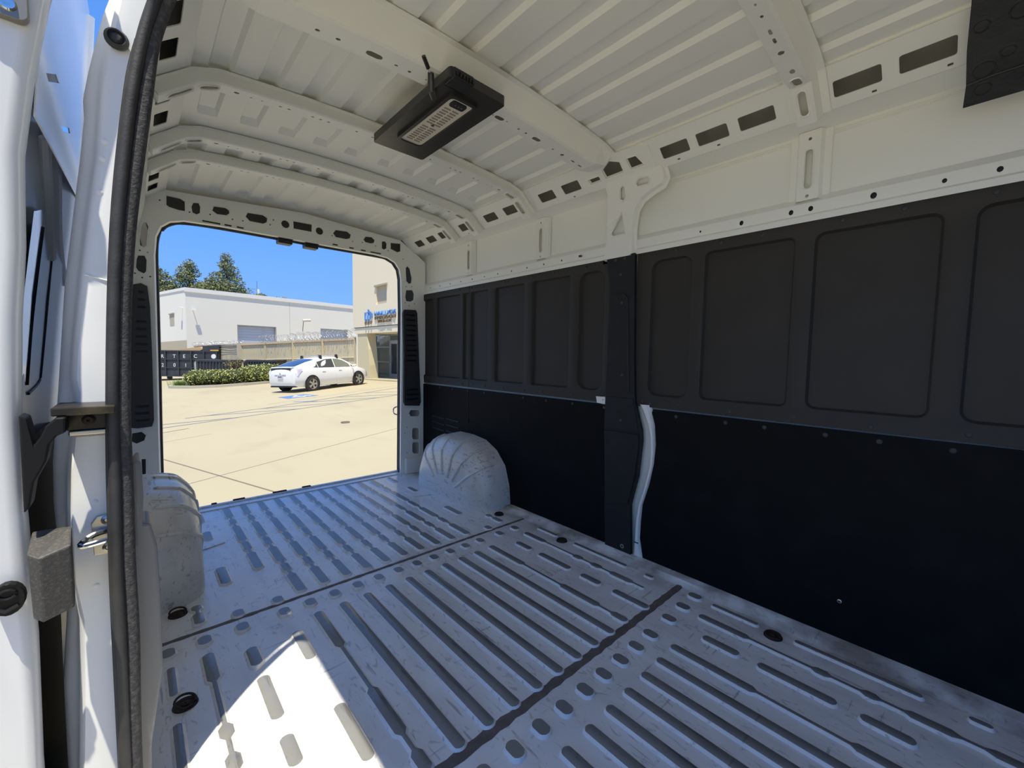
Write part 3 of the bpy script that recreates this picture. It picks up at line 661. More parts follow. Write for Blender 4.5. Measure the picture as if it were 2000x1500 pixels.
m = MB(); m.plate(full, holes+[circ(a, b, 0.005, 6) for a, b in dots], fy(3.18), 0.003)
for h in holes:
    m.tube([fy(3.1795)(a, b, 0) for a, b in grow(h, 0.004)], 0.003, 5, closed=True)
wall_b = m.build('wall_back', WHITE, kind='structure')
seal_c = grow(OPEN+[(0.9, -0.3)], 0.010)[:-1]
m = MB(); m.grid([[fy(3.18)(a, b, 0) for a, b in o18], [fy(3.21)(a, b, 0) for a, b in [(p[0]*0.6+q_[0]*0.4, p[1]*0.6+q_[1]*0.4) for p, q_ in zip(o18, seal_c)]], [fy(3.265)(a, b, 0) for a, b in seal_c]])
m.build('door_reveal', WHITE, wall_b, smooth=True)
m = MB(); big = [(-0.16, -0.05), (-0.16, 1.0), (-0.03, 1.83), (0.06, 2.0), (0.2, 2.065), (1.66, 2.065), (1.93, 1.93), (1.94, -0.05)]
m.plate(big+grow(OPEN+[(0.9, -0.3)], 0.012)[:-1][::-1], [], fy(3.31), 0.004); m.build('rear_skin', PRIMER, wall_b)
m = MB(); m.tube(smooth_path([(a, 3.262, b) for a, b in seal_c], 4), 0.011, 8, r2=0.016); m.build('doorway_seal', RUBBER, wall_b, smooth=True, label='black rubber seal round the rear doorway')
for a in (0.80, 0.97):
    m = MB(); m.box((a-0.044, 3.215, 1.768), (a+0.044, 3.285, 1.806)); m.box((a-0.044, 3.20, 1.795), (a+0.044, 3.225, 1.825)); m.build('latch_plate', BLACK, wall_b, bevel=0.003, label='black latch striker plate on header')
for a, ww, zz in ((0.38, 0.045, 1.808), (0.465, 0.018, 1.809), (0.53, 0.018, 1.809), (1.12, 0.018, 1.813), (1.24, 0.016, 1.811), (1.33, 0.018, 1.809), (1.43, 0.042, 1.808)):
    m = MB(); m.box((a-ww, 3.176, zz-0.004), (a+ww, 3.182, zz+0.004)); m.build('header_slot', BLACK, wall_b)
m = MB(); m.tube(smooth_path([(1.655, 3.275, 0.50), (1.632, 3.29, 0.515), (1.632, 3.29, 0.555), (1.655, 3.275, 0.57)], 5), 0.006, 6); m.build('latch_loop', STEEL, wall_b, smooth=True)
m = MB(); m.box((1.672, 3.155, 0.0), (1.855, 3.182, 0.135)); m.build('pillar_foot', WHITE, wall_b, bevel=0.012)
def louvre(poly, zs, name, lab):
    q = MB(); H = []
    for z in zs:
        xs = []
        P = poly+[poly[0]]
        for (a, b), (c, d) in zip(P, P[1:]):
            if (b-z)*(d-z) < 0: xs.append(a+(c-a)*(z-b)/(d-b))
        if len(xs) >= 2: H.append(slot((min(xs)+max(xs))/2+0.002, z, (max(xs)-min(xs))/2-0.020, 0.006, 3))
    q.plate(poly, H, fy(3.160), 0.02)
    o = q.build(name, TRIM, wall_b, bevel=0.004, label=lab)
    for h in H:
        b = MB(); b.plate(grow(h, 0.002), [], fy(3.172), 0.004); b.build('louvre_slot', BLACK, o)
    return o
TR = [(1.667, 1.387), (1.771, 1.392), (1.785, 1.367), (1.800, 1.0), (1.820, 0.609), (1.806, 0.578), (1.675, 0.589), (1.660, 0.624), (1.664, 1.0), (1.655, 1.356)]
TL = [(0.010, 1.385), (0.043, 1.396), (0.070, 1.382), (0.078, 1.266), (0.078, 1.0), (0.074, 0.614), (0.064, 0.579), (0.004, 0.574), (-0.030, 0.580), (-0.012, 1.116)]
louvre(TR, [1.345-0.042*i for i in range(10)]+[0.72, 0.68, 0.64], 'pillar_louvre', 'charcoal slatted plastic pillar cover')
louvre(TL, [1.345-0.042*i for i in range(3)]+[1.18-0.042*i for i in range(5)]+[0.70, 0.66, 0.62], 'pillar_louvre', 'charcoal slatted plastic pillar cover')

# ================================================================== left wall: body side, pillar at the sliding door opening
XS = [(-0.7, -0.135), (0.2, -0.137), (0.74, -0.130), (0.914, -0.116), (1.16, -0.092), (1.42, -0.060), (1.55, -0.045), (1.62, -0.032), (1.74, 0.0), (1.86, 0.03)]
xs_ = lambda z: lerp(XS, z)
zz_ = [-0.45, 0.0, 0.2, 0.45, 0.74, 0.85, 0.914, 1.04, 1.16, 1.30, 1.42, 1.55, 1.62, 1.74, 1.83]
m = MB(); m.grid([[(xs_(z)-0.003, y, z) for z in zz_] for y in (1.30, 2.2, 3.30)])
m.grid([[(xs_(z)+0.05, y, z) for z in zz_[1:]] for y in (1.32, 2.2, 3.18)])
wall_l = m.build('wall_left', WHITE_S, kind='structure', smooth=True)
A2, B2 = (0.168, 1.943), (0.058, 1.856); L2 = math.hypot(A2[0]-B2[0], A2[1]-B2[1])
fcl = lambda u, v, w_: (A2[0]+(B2[0]-A2[0])*v/L2-0.62*w_, u, A2[1]+(B2[1]-A2[1])*v/L2+0.78*w_)
cant(fcl, wall_l, False, 'cant_rail')
m = MB(); m.grid([[(0.058, y, 1.856), (-0.005, y, 1.852), (-0.012, y, 1.80)] for y in (1.28, 3.2)])
m.grid([[(0.058, y, 1.856), (0.075, y, 1.84), (0.095, y, 1.81), (0.088, y, 1.80), (0.072, y, 1.815), (0.062, y, 1.852)] for y in (-1.2, 1.02)])
m.build('door_header', WHITE, wall_l)
# pillar jamb, facing forward
ZP = [-0.05, 0.12, 0.30, 0.467, 0.55, 0.62, 0.70, 0.78, 0.845, 0.86, 0.93, 0.96, 1.02, 1.16, 1.30, 1.42, 1.513, 1.55, 1.60, 1.66, 1.72, 1.78, 1.84]
PL = [(-0.05, -0.136), (0.2, -0.137), (0.41, -0.134), (0.467, -0.123), (0.55, -0.131), (0.74, -0.136), (0.914, -0.120), (1.16, -0.100), (1.42, -0.068), (1.50, -0.057), (1.54, -0.060), (1.62, -0.046), (1.74, -0.020), (1.84, 0.012)]
PB = [(-0.05, -0.112), (0.24, -0.112), (0.34, -0.098), (0.45, -0.097), (0.55, -0.108), (0.74, -0.107), (0.93, -0.088), (0.96, -0.092), (1.103, -0.081), (1.205, -0.066), (1.308, -0.055), (1.411, -0.040), (1.513, -0.032), (1.60, -0.024), (1.74, 0.004), (1.84, 0.035)]
SL = [(0.0, -0.056), (0.42, -0.055), (0.55, -0.055), (0.76, -0.049), (0.953, -0.045), (1.2, -0.032), (1.364, -0.019), (1.463, -0.008), (1.557, 0.006), (1.617, 0.020), (1.705, 0.038), (1.78, 0.06), (1.84, 0.08)]
pl, pb, sl_ = (lambda z: lerp(PL, z)), (lambda z: lerp(PB, z)), (lambda z: lerp(SL, z))
rows = []
for z in ZP:
    low = z < 0.855
    yb = 1.185 if low else 1.20
    if 1.60 < z: yb -= 0.010*(z-1.60)/0.2
    a = pl(z); b = pb(z); c = sl_(z)
    rows.append([(a-0.004, 1.31, z), (a, 1.272, z), (a+0.008, 1.262, z), (a+(b-a)*0.5, 1.258, z), (b-0.007, 1.25, z), (b-0.002, yb+0.012, z), (b+0.006, yb, z), ((b+c)/2, yb-0.004, z), (c+0.012, yb-0.004, z), (c+0.03, yb-0.03, z)])
m = MB(); m.grid(rows)
pil = m.build('door_pillar', JAMB, wall_l, smooth=True)
for z in (1.437, 1.402, 1.335, 0.71, 0.535): 
    m = MB(); m.lathe([(0.006, 0.0), (0.0045, 0.0012), (0.0, 0.0015)], 10, 0, Matrix.Rotation(PI/2, 4, 'X')); m.build('weld_dimple', JAMB, pil, smooth=True, loc=(sl_(z)-0.018, 1.1965 if z > 0.86 else 1.1815, z))
m = MB(); m.tube([(pb(1.17)+0.004, 1.197, 1.168), (sl_(1.17), 1.195, 1.160)], 0.0018, 5); m.build('panel_joint', JAMB, pil)
# inner face of the pillar behind the seal, and the box section behind
m = MB(); m.grid([[(sl_(z)+0.03, 1.17, z), (sl_(z)+0.030, 1.20, z), (min(sl_(z)+0.030, 0.03), 1.315, z)] for z in ZP]); m.build('pillar_inner', WHITE, wall_l, smooth=True)
# weatherstrip: hollow bulb outside, flocked lip inside
def strip(off, yy, r, r2, nm, mtl, par, lab=None):
    P = []
    for z in (-0.03, 0.12, 0.25, 0.42, 0.584, 0.744, 0.9, 1.10, 1.255, 1.406, 1.527, 1.63): P.append((off(z), yy, z))
    x = off(1.63)
    P += [(x+0.018, yy-0.006, 1.70), (x+0.036, yy-0.03, 1.750), (x+0.052, yy-0.085, 1.785), (x+0.058, yy-0.20, 1.797), (x+0.058, -1.2, 1.797)]
    q = MB(); q.tube(smooth_path(P, 5), r, 10, r2=r2); o = q.build(nm, mtl, par, smooth=True)
    if lab: o['label'] = lab
    return o
SLI = [(0.0, -0.052), (0.42, -0.051), (0.55, -0.0515), (0.76, -0.0455), (0.953, -0.042), (1.2, -0.029), (1.364, -0.016), (1.463, -0.005), (1.557, 0.008), (1.617, 0.022), (1.705, 0.04)]
SRI = [(0.0, -0.017), (0.213, -0.015), (0.455, -0.007), (0.591, -0.010), (0.746, -0.009), (0.897, -0.009), (1.086, -0.002), (1.211, 0.007), (1.316, 0.019), (1.423, 0.036), (1.54, 0.051), (1.655, 0.062), (1.746, 0.081)]
seal = thing('weatherstrip', 'long black rubber door seal running up the white pillar edge', 'seal', (0, 0, 0))
strip(lambda z: lerp(SLI, z)*0.74+lerp(SRI, z)*0.26, 1.135, 0.0105, 0.011, 'outer_bulb', RUBBER, seal)
strip(lambda z: lerp(SLI, z)*0.34+lerp(SRI, z)*0.66, 1.145, 0.0125, 0.013, 'flocked_lip', FLOCK, seal)
m = MB(); Pz = [(lerp(SLI, z)*0.9+lerp(SRI, z)*0.10, 1.142, z) for z in (-0.03, 0.25, 0.584, 0.9, 1.255, 1.527, 1.63)]
m.tube(smooth_path(Pz, 6), 0.0062, 8); m.build('outer_lip', RUBBER, seal, smooth=True)
# grey lower trim inside the pillar
gt = [(-0.035, 0.0), (-0.035, 0.60), (-0.012, 0.60), (-0.010, 0.775), (-0.004, 0.785), (0.004, 0.780), (0.005, 0.70), (0.002, 0.642), (0.014, 0.640), (0.024, 0.585), (0.026, 0.48), (0.025, 0.30), (0.010, 0.20), (0.0, 0.13), (-0.004, 0.0)]
m = MB(); m.plate(gt, [], fy(1.19), 0.10); m.build('pillar_trim', GREYTRIM, wall_l, bevel=0.007, label='scuffed grey lower trim beside the seal')
# hinge roller bracket, striker, rubber stop on the pillar
m = MB(); m.box((-0.114, 1.10, 0.898), (-0.03, 1.215, 0.913)); 
br = m.build('track_bracket', DARKSTEEL, wall_l, bevel=0.002, label='dark steel door track bracket with gold highlights painted in')
m = MB(); m.box((-0.100, 1.155, 0.862), (-0.03, 1.215, 0.898)); m.build('bracket_body', DARKSTEEL, br, bevel=0.002)
m = MB(); m.box((-0.098, 1.150, 0.853), (-0.03, 1.20, 0.862)); m.build('bracket_lip', STEEL, br, bevel=0.002)
m = MB(); m.lathe([(0.010, 0), (0.010, 0.004), (0.006, 0.008), (0.003, 0.008), (0.003, 0.004), (0, 0.004)], 14, 0, Matrix.Rotation(PI/2, 4, 'X')); m.build('bracket_bolt', RUST, br, smooth=True, loc=(-0.070, 1.155, 0.882))
m = MB(); m.plate([(-0.074, 0.600), (-0.076, 0.668), (-0.068, 0.680), (-0.03, 0.684), (-0.03, 0.596)], [], fy(1.176), 0.006)
st = m.build('door_striker', STEEL, wall_l, bevel=0.002, label='bright metal door striker')
m = MB(); m.tube(smooth_path([(-0.03, 1.170, 0.651), (-0.070, 1.162, 0.648), (-0.087, 1.150, 0.640), (-0.084, 1.146, 0.634), (-0.03, 1.152, 0.639)], 5), 0.0055, 8); m.build('striker_bar', CHROME, st, smooth=True)
for z in (0.670, 0.612):
    m = MB(); m.lathe([(0.010, 0), (0.0095, 0.003), (0.005, 0.005), (0.004, 0.003), (0, 0.003)], 14, 0, Matrix.Rotation(PI/2, 4, 'X')); m.build('striker_screw', STEEL, st, smooth=True, loc=(-0.052, 1.176, z))
m = MB(); m.lathe([(0.019, 0), (0.019, 0.006), (0.014, 0.012), (0.011, 0.007), (0.006, 0.013), (0, 0.014)], 20, 0, Matrix.Rotation(PI/2, 4, 'X')); m.build('rubber_stop', RUBBER, wall_l, smooth=True, loc=(-0.004, 1.19, 1.640), label='round black rubber stop high on the pillar')

# ---- the sliding door, slid back along the outside
DX = [(0.0, -0.152), (0.24, -0.154), (0.486, -0.150), (0.731, -0.154), (0.907, -0.153), (1.067, -0.146), (1.2, -0.136), (1.355, -0.131), (1.49, -0.114), (1.625, -0.0915), (1.80, -0.055), (1.95, -0.02)]
dx = lambda z: lerp(DX, z)
ZD = [-0.35, -0.2, 0.0, 0.24, 0.486, 0.60, 0.731, 0.82, 0.907, 1.067, 1.2, 1.355, 1.49, 1.56, 1.625, 1.70, 1.80, 1.88]
Yd = 1.12
m = MB()
m.grid([[(dx(z)-0.30, Yd-0.01, z), (dx(z)-0.022, Yd-0.004, z), (dx(z)-0.010, Yd, z), (dx(z)-0.003, Yd+0.010, z), (dx(z), Yd+0.03, z), (dx(z)-0.010, Yd+0.075, z), (dx(z)-0.042, Yd+0.095, z)] for z in ZD])
ZU = [z for z in ZD if z > 0.55]
door = m.build('door_1', WHITE_S, kind='structure', smooth=True)
m = MB(); m.grid([[(dx(z)-0.305, Yd-0.01, z) for z in ZD], [(dx(z)-0.305, 2.2, z) for z in ZD]]); m.build('door_skin', WHITE_S, door, smooth=True)
# inner panel with a pressed window field
xd = lambda z: xs_(z)-0.075 if z < 1.6 else xs_(1.6)-0.075+(z-1.6)*0.24
fdi = lambda u, v, w_: (xd(v)+w_, u, v)
win = [(1.30, 0.97), (1.36, 0.93), (1.80, 0.96), (1.86, 1.00), (1.86, 1.22), (1.82, 1.30), (1.50, 1.52), (1.44, 1.53), (1.30, 1.53)]
def strips(poly_rows, par, nm, mt): 
    q = MB(); q.grid(poly_rows); return q.build(nm, mt, par, smooth=True)
ZI = [0.62, 0.74, 0.86, 0.93, 1.0, 1.08, 1.16, 1.24, 1.32, 1.40, 1.48, 1.54]
INNER = mat('door_inner_paint', (0.78, 0.80, 0.83), 0.35, coat=0.2)
strips([[(xd(z)-0.03, 1.20, z) for z in ZI], [(xd(z)-0.022, 1.42, z) for z in ZI], [(xd(z)-0.012, 1.60, z) for z in ZI], [(xd(z)-0.010, 1.78, z) for z in ZI], [(xd(z)+0.004, 1.84, z) for z in ZI], [(xd(z)+0.010, 1.95, z) for z in ZI], [(xd(z)+0.004, 2.05, z) for z in ZI]], door, 'inner_panel', INNER)
def line_on(pts, r, nm, mt, dxx=0.0):
    q = MB(); q.tube(smooth_path([(xd(z)-0.012+dxx+(0.012 if y > 1.82 else 0), y, z) for y, z in pts], 5), r, 6); return q.build(nm, mt, door, smooth=True)
line_on([(1.60, 0.905), (1.74, 0.925), (1.765, 0.97), (1.765, 1.20), (1.74, 1.29), (1.62, 1.38)], 0.004, 'window_gasket', BLACK, 0.002)
line_on([(1.56, 0.93), (1.552, 1.10), (1.56, 1.32)], 0.007, 'window_gasket', RUBBER, 0.0)
m = MB(); m.grid([[(xd(z)-0.004, 1.40, z) for z in (0.93, 1.05, 1.15, 1.25, 1.32)], [(xd(z)-0.008, 1.545, z) for z in (0.94, 1.05, 1.15, 1.27, 1.36)]]); m.build('dark_glass', mat('dark_door_glass', (0.03, 0.035, 0.045), 0.1), door, smooth=True)
line_on([(1.56, 1.56), (1.66, 1.46), (1.80, 1.33), (1.90, 1.22)], 0.012, 'pressed_rib', INNER, 0.004)
line_on([(1.45, 1.50), (1.60, 1.38), (1.74, 1.27)], 0.010, 'pressed_rib', INNER, 0.004)
# upper door panel with two square openings, leaning in at the top
fup = lambda u, v, w_: (-0.108+0.020*(v-1.60)/0.25+w_, u, v)
m = MB(); m.plate([(1.17, 1.44), (2.0, 1.50), (2.0, 1.66), (1.93, 2.08), (1.17, 2.0)], [[(1.255, 1.560), (1.372, 1.614), (1.419, 1.618), (1.285, 1.558)], [(1.486, 1.548), (1.626, 1.598), (1.651, 1.594), (1.523, 1.55)]], fup, 0.003)
m.build('upper_panel', WHITE_S, door, bevel=0.003)
m = MB(); m.plate([(1.19, 1.45), (1.98, 1.5), (1.92, 1.9), (1.19, 1.9)], [], lambda u, v, w_: fup(u, v, -0.05+w_), 0.002); m.build('upper_backing', BLACK, door)
m = MB(); m.tube([fup(2.035, 1.48, 0.0), fup(2.03, 1.66, 0.0), fup(1.955, 2.08, 0.0)], 0.014, 8); m.build('panel_edge', WHITE_S, door, smooth=True)
# lower black trim board inside the door
m = MB(); m.grid([[(-0.195, y, z) for z in (-0.40, 0.3, 0.80)] for y in (1.20, 2.1)]); m.build('door_board', BLACK_L, door, label='black lower board inside the door')
m = MB(); m.grid([[(-0.193, y, z) for z in (0.79, 0.90, 0.96)] for y in (1.20, 1.5)]); m.build('door_ledge', INNER, door)
# guide arm, guide block, latch
GDM = mat('black_guide_plastic', (0.008, 0.008, 0.0085), 0.5, spec=0.25)
k2 = 1.09/1.02
gpoly = [(-0.140, 0.913), (-0.132, 0.908), (-0.126, 0.862), (-0.118, 0.876), (-0.112, 0.892), (-0.100, 0.905), (-0.088, 0.905), (-0.089, 0.880), (-0.100, 0.874), (-0.108, 0.862), (-0.113, 0.834), (-0.128, 0.800), (-0.134, 0.761), (-0.141, 0.752)]
gpoly = [(a*k2, 1.02+(b-1.02)*k2) for a, b in gpoly]
m = MB(); m.plate(gpoly, [], fy(1.085), 0.05); m.build('guide_arm', GDM, door, bevel=0.003, label='black plastic guide arm')
m = MB()
blk = [(-0.147, 0.668), (-0.136, 0.664), (-0.134, 0.548), (-0.144, 0.553)]
m.add([(-0.147, 1.06, 0.668), (-0.132, 1.045, 0.662), (-0.094, 1.055, 0.672), (-0.144, 1.06, 0.553), (-0.131, 1.045, 0.548), (-0.094, 1.055, 0.556),
       (-0.147, 1.12, 0.690), (-0.128, 1.12, 0.690), (-0.096, 1.10, 0.694), (-0.144, 1.12, 0.560), (-0.131, 1.12, 0.556), (-0.096, 1.10, 0.562)],
      [(0, 1, 4, 3), (1, 2, 5, 4), (0, 6, 7, 1), (1, 7, 8, 2), (2, 8, 11, 5), (3, 4, 10, 9), (4, 5, 11, 10), (0, 3, 9, 6), (6, 9, 10, 7), (7, 10, 11, 8)])
DUSTY = mat('dusty_black_plastic', (0.045, 0.043, 0.040), 0.6, var=0.6, vs=230, c2=(0.15, 0.14, 0.12), thr=(0.5, 0.8), bump=0.15, bs=300)
m.build('guide_block', DUSTY, door, bevel=0.003, label='dusty black plastic guide block')
lt = MB(); lt.plate(circ(0, 0, 0.021, 18, 1.35), [], fy(0), 0.016)
latch = lt.build('latch_wedge', GDM, door, bevel=0.004, label='round black latch wedge', loc=(-0.176, 1.092, 0.585))
m = MB(); m.tube([(0.010*math.cos(t), -0.001, 0.010+0.008*math.sin(t)) for t in [2*PI*k/12 for k in range(12)]], 0.003, 6, closed=True); m.build('latch_ring', GDM, latch, smooth=True)
m = MB(); m.tube([(0.012, -0.001, -0.012), (-0.002, -0.003, -0.018), (-0.014, -0.001, -0.012)], 0.0035, 6); m.build('latch_hook', GDM, latch, smooth=True)
m = MB(); m.plate(rrect(-0.165, 1.565, -0.112, 1.66, 0.012), [], fy(1.098), 0.016); lp = m.build('lock_plate', mat('dull_lock_plate', (0.30, 0.27, 0.22), 0.4, 0.8), door, bevel=0.003, label='dull metal lock plate at the door top')
m = MB(); m.lathe([(0.012, 0), (0.010, 0.004), (0.004, 0.005), (0, 0.003)], 14, 0, Matrix.Rotation(PI/2, 4, 'X')); m.build('lock_screw', CHROME, lp, smooth=True, loc=(-0.135, 1.098, 1.585))
# ---- cab shell ahead of the load space (unseen behind the camera, added to cut sky light inside): doors with window openings, dash, windscreen opening
CABT = mat('grey_cab_trim', (0.10, 0.10, 0.10), 0.7)
m = MB()
m.plate([(-2.9, -0.4), (-1.0, -0.4), (-1.0, 1.98), (-1.9, 1.98), (-2.9, 0.98)], [[(-2.55, 0.98), (-1.25, 0.98), (-1.25, 1.62), (-1.95, 1.62)]], fx(1.90), 0.05)
m.plate([(-2.9, -0.4), (-1.0, -0.4), (-1.0, 1.98), (-1.9, 1.98), (-2.9, 0.98)], [[(-2.55, 0.98), (-1.25, 0.98), (-1.25, 1.62), (-1.95, 1.62)]], fx(-0.15), 0.05)
m.quad((-0.15, -2.9, -0.4), (1.95, -2.9, -0.4), (1.95, -2.9, 0.98), (-0.15, -2.9, 0.98)); m.quad((-0.15, -2.9, -0.4), (1.95, -2.9, -0.4), (1.95, -1.2, -0.4), (-0.15, -1.2, -0.4))
m.quad((-0.15, -2.9, 0.98), (1.95, -2.9, 0.98), (1.95, -2.35, 0.85), (-0.15, -2.35, 0.85)); m.quad((-0.15, -2.35, 0.85), (1.95, -2.35, 0.85), (1.95, -2.3, -0.4), (-0.15, -2.3, -0.4))
m.quad((-0.15, -1.85, 1.98), (1.95, -1.85, 1.98), (1.95, -1.15, 2.04), (-0.15, -1.15, 2.04)); m.quad((-0.15, -1.1, -0.4), (1.95, -1.1, -0.4), (1.95, -1.1, 0.0), (-0.15, -1.1, 0.0))
for x in (0.25, 1.15): m.box((x, -1.35, -0.05), (x+0.5, -1.22, 0.75)); m.box((x, -1.8, -0.05), (x+0.5, -1.35, 0.35)); m.box((x+0.1, -1.33, 0.8), (x+0.4, -1.24, 1.0))
m.build('wall_front', CABT, kind='structure')

# ================================================================== tie-down rings on the load floor
def tie_ring(x, y, rz, lab, open_=0.0):
    t = thing('tie_down_ring', lab, 'ring', (x, y, 0.0), (0, 0, rz), 'tie-down rings let into the load floor')
    m = MB(); m.lathe([(0.031, 0.0), (0.030, 0.0035), (0.024, 0.003), (0.019, -0.0), (0.012, 0.001), (0.0, 0.001)], 20); m.build('cup', RUST, t, smooth=True)
    m = MB(); m.lathe([(0.010, 0.001), (0.010, 0.005), (0.007, 0.007), (0.003, 0.007), (0.003, 0.004), (0, 0.004)], 12); m.build('bolt', RUST, t, smooth=True)
    ring = [(0.026*math.cos(a), 0.024*math.sin(a), 0.006+open_*(0.024+0.024*math.sin(a))) for a in [math.radians(-75+330*k/18) for k in range(19)]]
    m = MB(); m.tube(ring, 0.0034, 7); m.build('ring', RUST, t, smooth=True)
tie_ring(1.704, 1.975, 0.3, 'dark tie-down ring beside the right wheel arch')
tie_ring(1.722, 1.460, 0.1, 'dark tie-down ring near the foot of the black pillar cover')
tie_ring(1.714, 0.426, -0.2, 'dark tie-down ring by the front lower wall board, nearest the camera on the right')
tie_ring(0.092, 2.000, 0.6, 'dark tie-down ring, half raised, in front of the left wheel arch', 0.25)
tie_ring(0.076, 1.462, 0.9, 'dark tie-down ring, half raised, in the shade left of the sunlit patch', 0.25)

# ================================================================== OUTSIDE: sloping concrete lot
gz = lambda x, y: -0.62+0.053*x-0.02*y
GN = Vector((-0.053, 0.02, 1)).normalized()
CONC = mat('tan_concrete', (0.40, 0.352, 0.232), 0.8, var=0.55, vs=0.22, c2=(0.325, 0.283, 0.18), thr=(0.35, 0.72), bump=0.1, bs=30)
def add_stains(m):
    t = m.node_tree; b = t.nodes['Principled BSDF']; src = b.inputs['Base Color'].links[0].from_socket
    tcn = t.nodes.new('ShaderNodeTexCoord'); n = t.nodes.new('ShaderNodeTexNoise'); n.inputs['Scale'].default_value = 0.9; n.inputs['Detail'].default_value = 9; n.inputs['Distortion'].default_value = 1.2
    mp = t.nodes.new('ShaderNodeMapping'); mp.inputs['Scale'].default_value = (1, 0.45, 1); mp.inputs['Rotation'].default_value = (0, 0, 0.9)
    t.links.new(tcn.outputs['Object'], mp.inputs[0]); t.links.new(mp.outputs[0], n.inputs[0])
    r = t.nodes.new('ShaderNodeMapRange'); r.inputs[1].default_value = 0.55; r.inputs[2].default_value = 0.8; t.links.new(n.outputs[0], r.inputs[0])
    q = t.nodes.new('ShaderNodeMath'); q.operation = 'MULTIPLY'; q.inputs[1].default_value = 0.45; t.links.new(r.outputs[0], q.inputs[0])
    x = t.nodes.new('ShaderNodeMix'); x.data_type = 'RGBA'; t.links.new(q.outputs[0], x.inputs[0]); t.links.new(src, x.inputs[6]); x.inputs[7].default_value = (0.28, 0.235, 0.165, 1)
    t.links.new(x.outputs[2], b.inputs['Base Color'])
add_stains(CONC)
m = MB(); R = 260; N = 26
m.grid([[(-R+2*R*i/N, -R+2*R*j/N, gz(-R+2*R*i/N, -R+2*R*j/N)) for i in range(N+1)] for j in range(N+1)])
ground = m.build('ground', CONC, kind='structure')
def gline(a, b, w_, mt, nm, par, h=0.004):
    A, B = Vector(a), Vector(b); d = (B-A).normalized(); s_ = Vector((-d.y, d.x))*w_/2
    q = MB(); P = [A-s_, B-s_, B+s_, A+s_]; q.add([(p.x, p.y, gz(p.x, p.y)+h) for p in P], [(0, 1, 2, 3)])
    o = q.build(nm, mt, par); return o
JOINT = mat('dark_joint', (0.16, 0.14, 0.10), 0.9)
for a, b, w_ in (((-1.4, 15.16), (1.9, 2.98), 0.022), ((0.3, 6.75), (6.5, 9.0), 0.010), ((0.28, 12.1), (0.9, 12.35), 0.05), ((-3, 9.6), (1.2, 11.0), 0.01), ((2.9, 4.5), (9.4, 6.9), 0.012), ((3.3, 16.0), (9.5, 18.5), 0.02), ((4.3, 8.2), (7.6, 9.4), 0.01)):
    gline(a, b, w_, JOINT, 'slab_joint', ground, 0.003)
BLUE = mat('faded_blue_paint', (0.11, 0.15, 0.23), 0.7, var=0.4, vs=3, c2=(0.24, 0.24, 0.23))
BLUE2 = mat('blue_road_paint', (0.06, 0.16, 0.46), 0.6, var=0.4, vs=6, c2=(0.2, 0.28, 0.45))
WHITEP = mat('white_road_paint', (0.75, 0.76, 0.74), 0.6)
hat = thing('parking_hatching', 'long thin blue hatched no-parking lines painted across the concrete', 'road marking', (3.0, 14.5, gz(3.0, 14.5)))
def hl(a, b, w_=0.06, mt=BLUE):
    o = gline(a, b, w_, mt, 'painted_line', None, 0.005); o.parent = hat; o.matrix_parent_inverse = Matrix.Translation((-3.0, -14.5, -gz(3.0, 14.5)))
hl((0.99, 14.54), (3.2, 14.96)); hl((3.2, 14.96), (8.9, 17.36)); hl((-0.6, 12.78), (0.47, 13.0)); hl((0.47, 13.0), (7.6, 14.48))
hl((-0.3, 13.9), (2.05, 13.33)); hl((1.45, 14.63), (3.7, 13.67)); hl((2.9, 14.90), (5.2, 13.98)); hl((4.3, 15.42), (6.5, 14.25)); hl((5.6, 15.97), (7.6, 14.48)); hl((6.9, 16.52), (8.6, 14.9)); hl((4.1, 15.95), (4.7, 15.3), 0.1, BLUE2)
ps = thing('parking_symbol', 'blue painted accessible parking square with white wheelchair figure beside the car', 'road marking', (4.75, 17.88, gz(4.75, 17.88)))
ca, cb, cc, cd = Vector((4.15, 18.29)), Vector((4.28, 17.32)), Vector((5.40, 17.37)), Vector((5.17, 18.56))
def pq(u, v, h):
    p = ca*(1-u)*(1-v)+cb*(1-u)*v+cc*u*v+cd*u*(1-v); return (p.x-4.75, p.y-17.88, gz(p.x, p.y)+h-gz(4.75, 17.88))
fp = lambda h: (lambda u, v, w_: pq(u, v, h+w_))
m = MB(); m.plate([(0, 0), (1, 0), (1, 1), (0, 1)], [], fp(0.006), 0); m.build('blue_field', BLUE2, ps)
m = MB(); m.plate(circ(0.56, 0.20, 0.07, 12), [], fp(0.009), 0); m.build('figure_head', WHITEP, ps)
m = MB(); m.plate([(0.50, 0.28), (0.60, 0.28), (0.60, 0.55), (0.78, 0.55), (0.88, 0.80), (0.80, 0.84), (0.70, 0.63), (0.50, 0.63)], [], fp(0.009), 0); m.build('figure_body', WHITEP, ps)
m = MB(); m.plate(circ(0.48, 0.68, 0.22, 20), [circ(0.48, 0.68, 0.15, 20)], fp(0.0085), 0); m.build('figure_wheel', WHITEP, ps)
m = MB(); m.lathe([(0.0, 0.006), (0.145, 0.006), (0.15, 0.0)], 28)
mh = tag(m.build('manhole_cover', mat('manhole_iron', (0.12, 0.10, 0.075), 0.7), None, loc=(3.71, 9.87, gz(3.71, 9.87))), 'small round dark manhole cover set in the concrete', 'manhole'); mh.rotation_euler = (0.02, 0.053, 0)
m = MB(); m.lathe([(0.0, 0.012), (0.05, 0.012), (0.055, 0.006)], 16); cv = m.build('lid_boss', mat('manhole_boss', (0.08, 0.07, 0.05), 0.7), mh)

